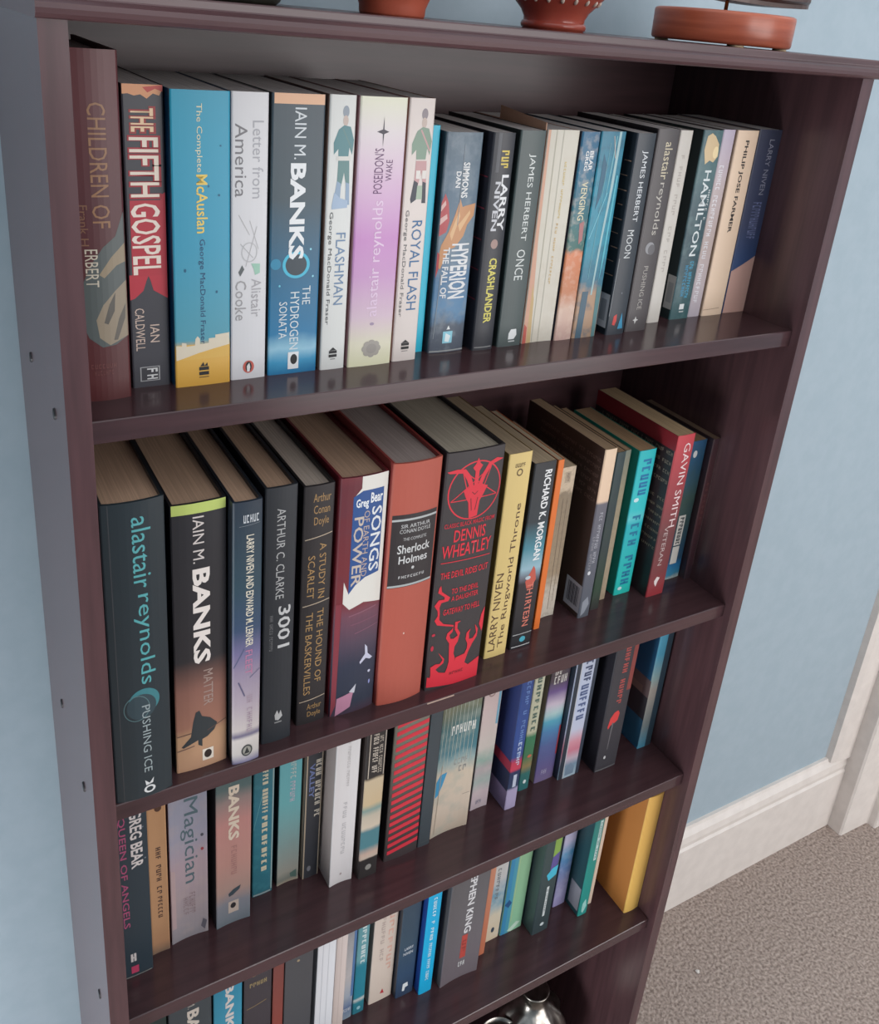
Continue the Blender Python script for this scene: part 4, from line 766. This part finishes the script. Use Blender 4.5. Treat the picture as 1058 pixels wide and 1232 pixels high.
B4(PB, 288.4, 317.9, 71.9, 178, 111, 'cream paperback with faint salmon text and a small red triangle', [(0, (214, 200, 190)), (1, (222, 204, 190))], side=(186, 164, 152), bulge=.5, art=[('G', (9, 3), .3, .46, .1, .62, (190, 172, 164)), ('G', (7,), .62, .82, .2, .72, (222, 176, 160)), ('P', [(.46, .935), (.56, .895), (.64, .94)], (196, 50, 64))])
B4(PB, 319.5, 342.7, 64.5, 178, 111, 'navy paperback with two short white lines and a white badge', [(0, (54, 72, 90)), (.5, (58, 80, 98)), (.8, (52, 78, 108)), (1, (48, 66, 92))], side=(40, 44, 54), bulge=.5, noise=(.1, 60, (70, 96, 112)), art=[('T', 'LARRY', .26, .76, .54, .565, (206, 212, 220), 'h', 1), ('T', 'NIVEN', .22, .74, .585, .61, (206, 212, 220), 'h', 1), ('E', .52, .08, .2, .01, (80, 150, 160)), ('P', [(.34, .95), (.36, .885), (.62, .88), (.66, .92), (.5, .925), (.46, .955)], (232, 236, 238))])
B4(PB, 345.9, 363.1, 56.1, 178, 111, 'vivid cyan paperback with a white line of letters and dark blue cover', (22, 176, 226), side=(28, 66, 140), bulge=.4, art=[('G', (6, 1, 4), .38, .62, .12, .5, (214, 238, 246), 'd', 1), ('G', (7, 5, 5), .38, .62, .53, .88, (214, 238, 246), 'd', 1)])
B4(PB, 372.6, 424.4, 51.7, 198, 129, 'thick dark grey paperback with white capitals above a red title bar', [(0, (96, 94, 96)), (.5, (104, 100, 104)), (1, (116, 106, 112))], side=(84, 84, 86), bulge=-2.2, art=[('T', 'STEPHEN KING', .5, .68, .05, .62, (222, 220, 222), 'd', 2), ('R', .47, .62, .635, .83, (186, 74, 66)), ('G', (2,), .5, .6, .68, .78, (150, 60, 54)), ('G', (3,), .46, .62, .86, .9, (222, 222, 222), 'h', 1)])
B4(PB, 435.1, 443.9, 65.9, 178, 111, 'thin pale orange paperback against the thick dark grey one', [(0, (214, 150, 122)), (1, (206, 120, 88))], side=(206, 140, 112), bulge=.3)
B4(PB, 447.4, 471.8, 77.2, 178, 111, 'cream paperback with patches of sky blue picture', [(0, (206, 204, 200)), (.4, (206, 206, 206)), (.55, (120, 166, 190)), (.68, (150, 180, 190)), (.76, (226, 214, 190)), (1, (226, 206, 178))], side=(226, 206, 182), bulge=.5, noise=(.3, 50, (226, 220, 206)), art=[('G', (8,), .36, .56, .3, .6, (130, 136, 140), 'd', 1), ('E', .56, .9, .1, .025, (60, 74, 90))])
B4(PB, 473.4, 506.4, 76.2, 178, 111, 'light green and blue paperback with a glossy spine', [(0, (150, 190, 150)), (.6, (150, 198, 158)), (1, (150, 206, 170))], side=(70, 150, 190), bulge=.5, art=[('R', .02, .2, 0, 1, (64, 146, 190)), ('R', .2, .36, 0, 1, (80, 160, 186)), ('P', [(.02, .7), (.2, .66), (.34, .7), (.2, .74)], (40, 90, 140)), ('R', .4, .44, .1, .9, (176, 206, 160)), ('P', [(.3, .98), (.7, .92), (.9, .94), (.5, 1)], (206, 232, 214))])
B4(PB, 510.3, 535.3, 58.5, 178, 111, 'dark green black paperback with a lime patch and white title plate', [(0, (62, 78, 78)), (.5, (58, 74, 76)), (1, (52, 66, 70))], side=(60, 76, 76), bulge=.5, art=[('P', [(.5, .1), (.9, .06), (.9, .24), (.5, .27)], (136, 170, 82)), ('P', [(.5, .27), (.9, .24), (.9, .36), (.45, .4)], (96, 84, 150)), ('P', [(.3, .43), (.6, .38), (.95, .37), (.9, .46), (.45, .49)], (70, 186, 214)), ('R', .46, .6, .55, .84, (206, 212, 212)), ('G', (6,), .5, .57, .58, .8, (80, 90, 96)), ('E', .54, .92, .12, .016, (206, 216, 218))])
B4(PB, 557.9, 577.8, 78.6, 178, 111, 'bright lilac and blue paperback set back behind its neighbours', [(0, (190, 186, 216)), (.35, (206, 200, 228)), (.48, (90, 160, 206)), (.6, (100, 140, 196)), (.76, (150, 150, 190)), (.9, (170, 164, 206)), (1, (160, 150, 196))], side=(60, 70, 120), bulge=.4, noise=(.2, 60, (220, 216, 236)))
B4(PB, 579.9, 594.7, 53.6, 178, 111, 'green paperback with a white title strip and grey cover label', [(0, (52, 120, 116)), (.4, (40, 140, 130)), (1, (44, 150, 142))], side=(38, 78, 84), bulge=.4, art=[('R', .5, .8, .08, .46, (190, 214, 210)), ('G', (6, 2, 4), .56, .74, .1, .44, (60, 110, 110)), ('P', [(.3, .88), (.6, .84), (.8, .92), (.5, .98), (.3, .96)], (160, 214, 206)), ('SR', .02, .2, .74, .96, (160, 160, 168))])
B4(PB, 603.4, 609.3, 61.9, 178, 111, 'very thin cream booklet before the big yellow book', (232, 210, 190), side=(226, 202, 182), bulge=.2)
B4(HB, 638.5, 663.4, 30.5, 200, 158, 'mustard yellow hardback with bare spine at the right end', [(0, (228, 178, 92)), (1, (232, 186, 96))], side=(196, 126, 58), bulge=1.4, rough=.6, noise=(.1, 60, (222, 176, 100)))

# ------------------------------------------------------------------ bottom of the case: metal jug and glass
SILVER = noise_mat('dull_silver', (120, 116, 110), (165, 160, 154), scale=(20, 20, 20), nscale=3, rough=.28)
SILVER.node_tree.nodes['Principled BSDF'].inputs['Metallic'].default_value = 1.0
jug = empty('silver_vase', (.577, .100, Z5)); tag(jug, 'tarnished silver vase with fluted shoulder on the lowest shelf', 'vase')
vprof = [(.022, 0), (.034, .002), (.036, .008), (.026, .016), (.022, .03), (.03, .05), (.043, .085), (.049, .115), (.047, .135), (.038, .152), (.026, .162), (.0185, .168), (.0165, .176), (.0175, .186), (.0185, .188), (.0178, .1882), (.0172, .1878)]
lathe('vase_body', vprof, SILVER, jug, 64, flute=(9, .075, .045, .156))
lathe('vase_interior', [(.0172, .1876), (.0160, .184), (.0150, .176), (.0160, .166), (.020, .158), (.024, .145), (.002, .140)], flat((34, 32, 32), .7), jug, 48)  # shade inside the mouth put into a dark colour
rim = lathe('rim', [(.0165, .1855), (.0195, .1862), (.0202, .1885), (.0192, .1905), (.0168, .1900)], SILVER, jug, 48)
gl = empty('metal_goblet', (.512, .082, Z5)); tag(gl, 'small dull metal goblet beside the silver vase', 'goblet')
lathe('goblet_foot', [(.024, 0), (.025, .003), (.010, .008), (.005, .02), (.005, .06), (.009, .07)], SILVER, gl, 40)
lathe('goblet_bowl', [(.009, .07), (.024, .082), (.031, .105), (.033, .13), (.032, .15), (.0305, .15), (.031, .13), (.028, .105), (.02, .086), (.003, .08)], SILVER, gl, 40)

# ------------------------------------------------------------------ things standing on top of the case
ZTOP = ZT + .0156
CLAY = noise_mat('terracotta_glaze', (160, 74, 54), (176, 86, 64), nscale=3, rough=.45, bump=.05, bumpdist=.001)
CLAY2 = noise_mat('dark_terracotta_glaze', (140, 58, 48), (158, 72, 56), nscale=3, rough=.22)
pot = empty('terracotta_pot', (.2485, .09, ZTOP)); tag(pot, 'matt terracotta pot with a narrow ridged foot', 'pot')
lathe('pot_body', [(.0228, 0), (.0236, .0015), (.0238, .006), (.0262, .012), (.030, .018), (.038, .034), (.047, .058), (.052, .085), (.052, .105), (.049, .125), (.046, .125), (.049, .104), (.043, .058), (.026, .02), (.002, .012)], CLAY, pot, 56)
lathe('pot_rim', [(.046, .123), (.051, .122), (.0535, .126), (.0525, .132), (.048, .134), (.0455, .131)], CLAY, pot, 56)
bowl = empty('glazed_bowl', (.3916, .09, ZTOP)); tag(bowl, 'shiny red brown clay bowl with pale glaze drops', 'bowl')
lathe('bowl_body', [(.0244, 0), (.0248, .0025), (.0240, .005), (.0242, .009), (.0268, .014), (.0325, .020), (.0385, .0265), (.049, .038), (.058, .055), (.062, .075), (.0585, .075), (.054, .056), (.04, .032), (.024, .018), (.002, .014)], CLAY2, bowl, 64)
lathe('foot_ring', [(.0240, .0008), (.0254, .0012), (.0260, .0036), (.0252, .0058), (.0240, .0062)], CLAY2, bowl, 64)
for i in range(14):
    a = math.radians(-190 + 18 * i)
    bm = bmesh.new()
    bmesh.ops.create_uvsphere(bm, u_segments=12, v_segments=8, radius=.0015)
    for v in bm.verts: v.co.z *= 1.7
    r = .0338
    bmesh.ops.rotate(bm, verts=bm.verts, cent=(0, 0, 0), matrix=Matrix.Rotation(math.radians(40), 3, Vector((-math.sin(a), math.cos(a), 0))))
    bmesh.ops.translate(bm, verts=bm.verts, vec=(r * math.cos(a), r * math.sin(a), .0212))
    me = bpy.data.meshes.new('glaze_drop'); bm.to_mesh(me); bm.free()
    for p in me.polygons: p.use_smooth = True
    link('glaze_drop', me, flat((206, 186, 172), .2), bowl)
BASEW = noise_mat('red_brown_turned_wood', (146, 70, 48), (172, 90, 64), scale=(4, 4, 60), nscale=3, rough=.3)
DKW = noise_mat('dark_carved_wood', (62, 44, 40), (84, 62, 54), scale=(6, 30, 30), nscale=3, rough=.4)
BRASS = flat((206, 176, 120), .3, 1.0)
ob = empty('wooden_ornament', (.5863, .100, ZTOP)); tag(ob, 'dark carved wooden ornament on a brass pin over a round red wood base', 'ornament')
lathe('round_base', [(.0585, .0016), (.0605, .0022), (.0615, .004), (.0617, .0255), (.0610, .0272), (.0590, .0280), (.002, .0280)], BASEW, ob, 72)
for a in (-120, -60, 30, 150):
    lathe('felt_pad', [(.006, 0), (.006, .0016)], flat((220, 196, 160), .8), ob, 16, (.053 * math.cos(math.radians(a)), .053 * math.sin(math.radians(a)), 0))
lathe('brass_pin', [(.0017, .028), (.0017, .038), (.0045, .039), (.005, .042), (.003, .044), (.002, .046), (.002, .075)], BRASS, ob, 20)
bm = bmesh.new()
hull = []
for i in range(13):
    tt = i / 12; x = -.020 + .122 * tt
    hw = .016 * (1 - (2 * tt - 1) ** 4) + .006
    zb = .0362 + .002 * (2 * tt - 1) ** 2
    hull.append([bm.verts.new((x, -hw, .082)), bm.verts.new((x, -hw, zb + .006)), bm.verts.new((x, -hw * .75, zb + .0035)), bm.verts.new((x, -hw * .75, zb)), bm.verts.new((x, hw * .75, zb)), bm.verts.new((x, hw * .75, zb + .0035)), bm.verts.new((x, hw, zb + .006)), bm.verts.new((x, hw, .082))])
for a, b in zip(hull, hull[1:]):
    for k in range(8):
        bm.faces.new((a[k], a[(k + 1) % 8], b[(k + 1) % 8], b[k]))
bm.faces.new(hull[0][::-1]); bm.faces.new(hull[-1])
bmesh.ops.recalc_face_normals(bm, faces=bm.faces)
me = bpy.data.meshes.new('carved_body'); bm.to_mesh(me); bm.free()
link('carved_body', me, DKW, ob)
DKB = noise_mat('black_green_lacquer', (40, 44, 38), (54, 54, 46), nscale=4, rough=.35)
db = empty('dark_dish', (.112, .083, ZTOP)); tag(db, 'near black lacquered dish at the left end of the top', 'dish')
lathe('dish_body', [(.044, 0), (.0465, .002), (.0475, .004), (.053, .009), (.062, .018), (.085, .034), (.09, .045), (.087, .045), (.066, .026), (.034, .012), (.002, .010)], DKB, db, 64)
lathe('dish_rim', [(.086, .0435), (.0905, .0435), (.092, .046), (.0905, .0485), (.087, .048)], DKB, db, 64)

# scrap on the carpet
bm = bmesh.new()
bmesh.ops.create_icosphere(bm, subdivisions=1, radius=.0045)
for v in bm.verts: v.co = Vector((v.co.x * random.uniform(.6, 1.3), v.co.y * random.uniform(.6, 1.2), max(0, v.co.z * .7 + .002)))
me = bpy.data.meshes.new('paper_scrap'); bm.to_mesh(me); bm.free()
o = link('paper_scrap', me, flat((232, 226, 220), .8)); o.location = (.9891, .128, .0)
tag(o, 'tiny white paper scrap lying on the taupe carpet', 'scrap')


make_lettering()
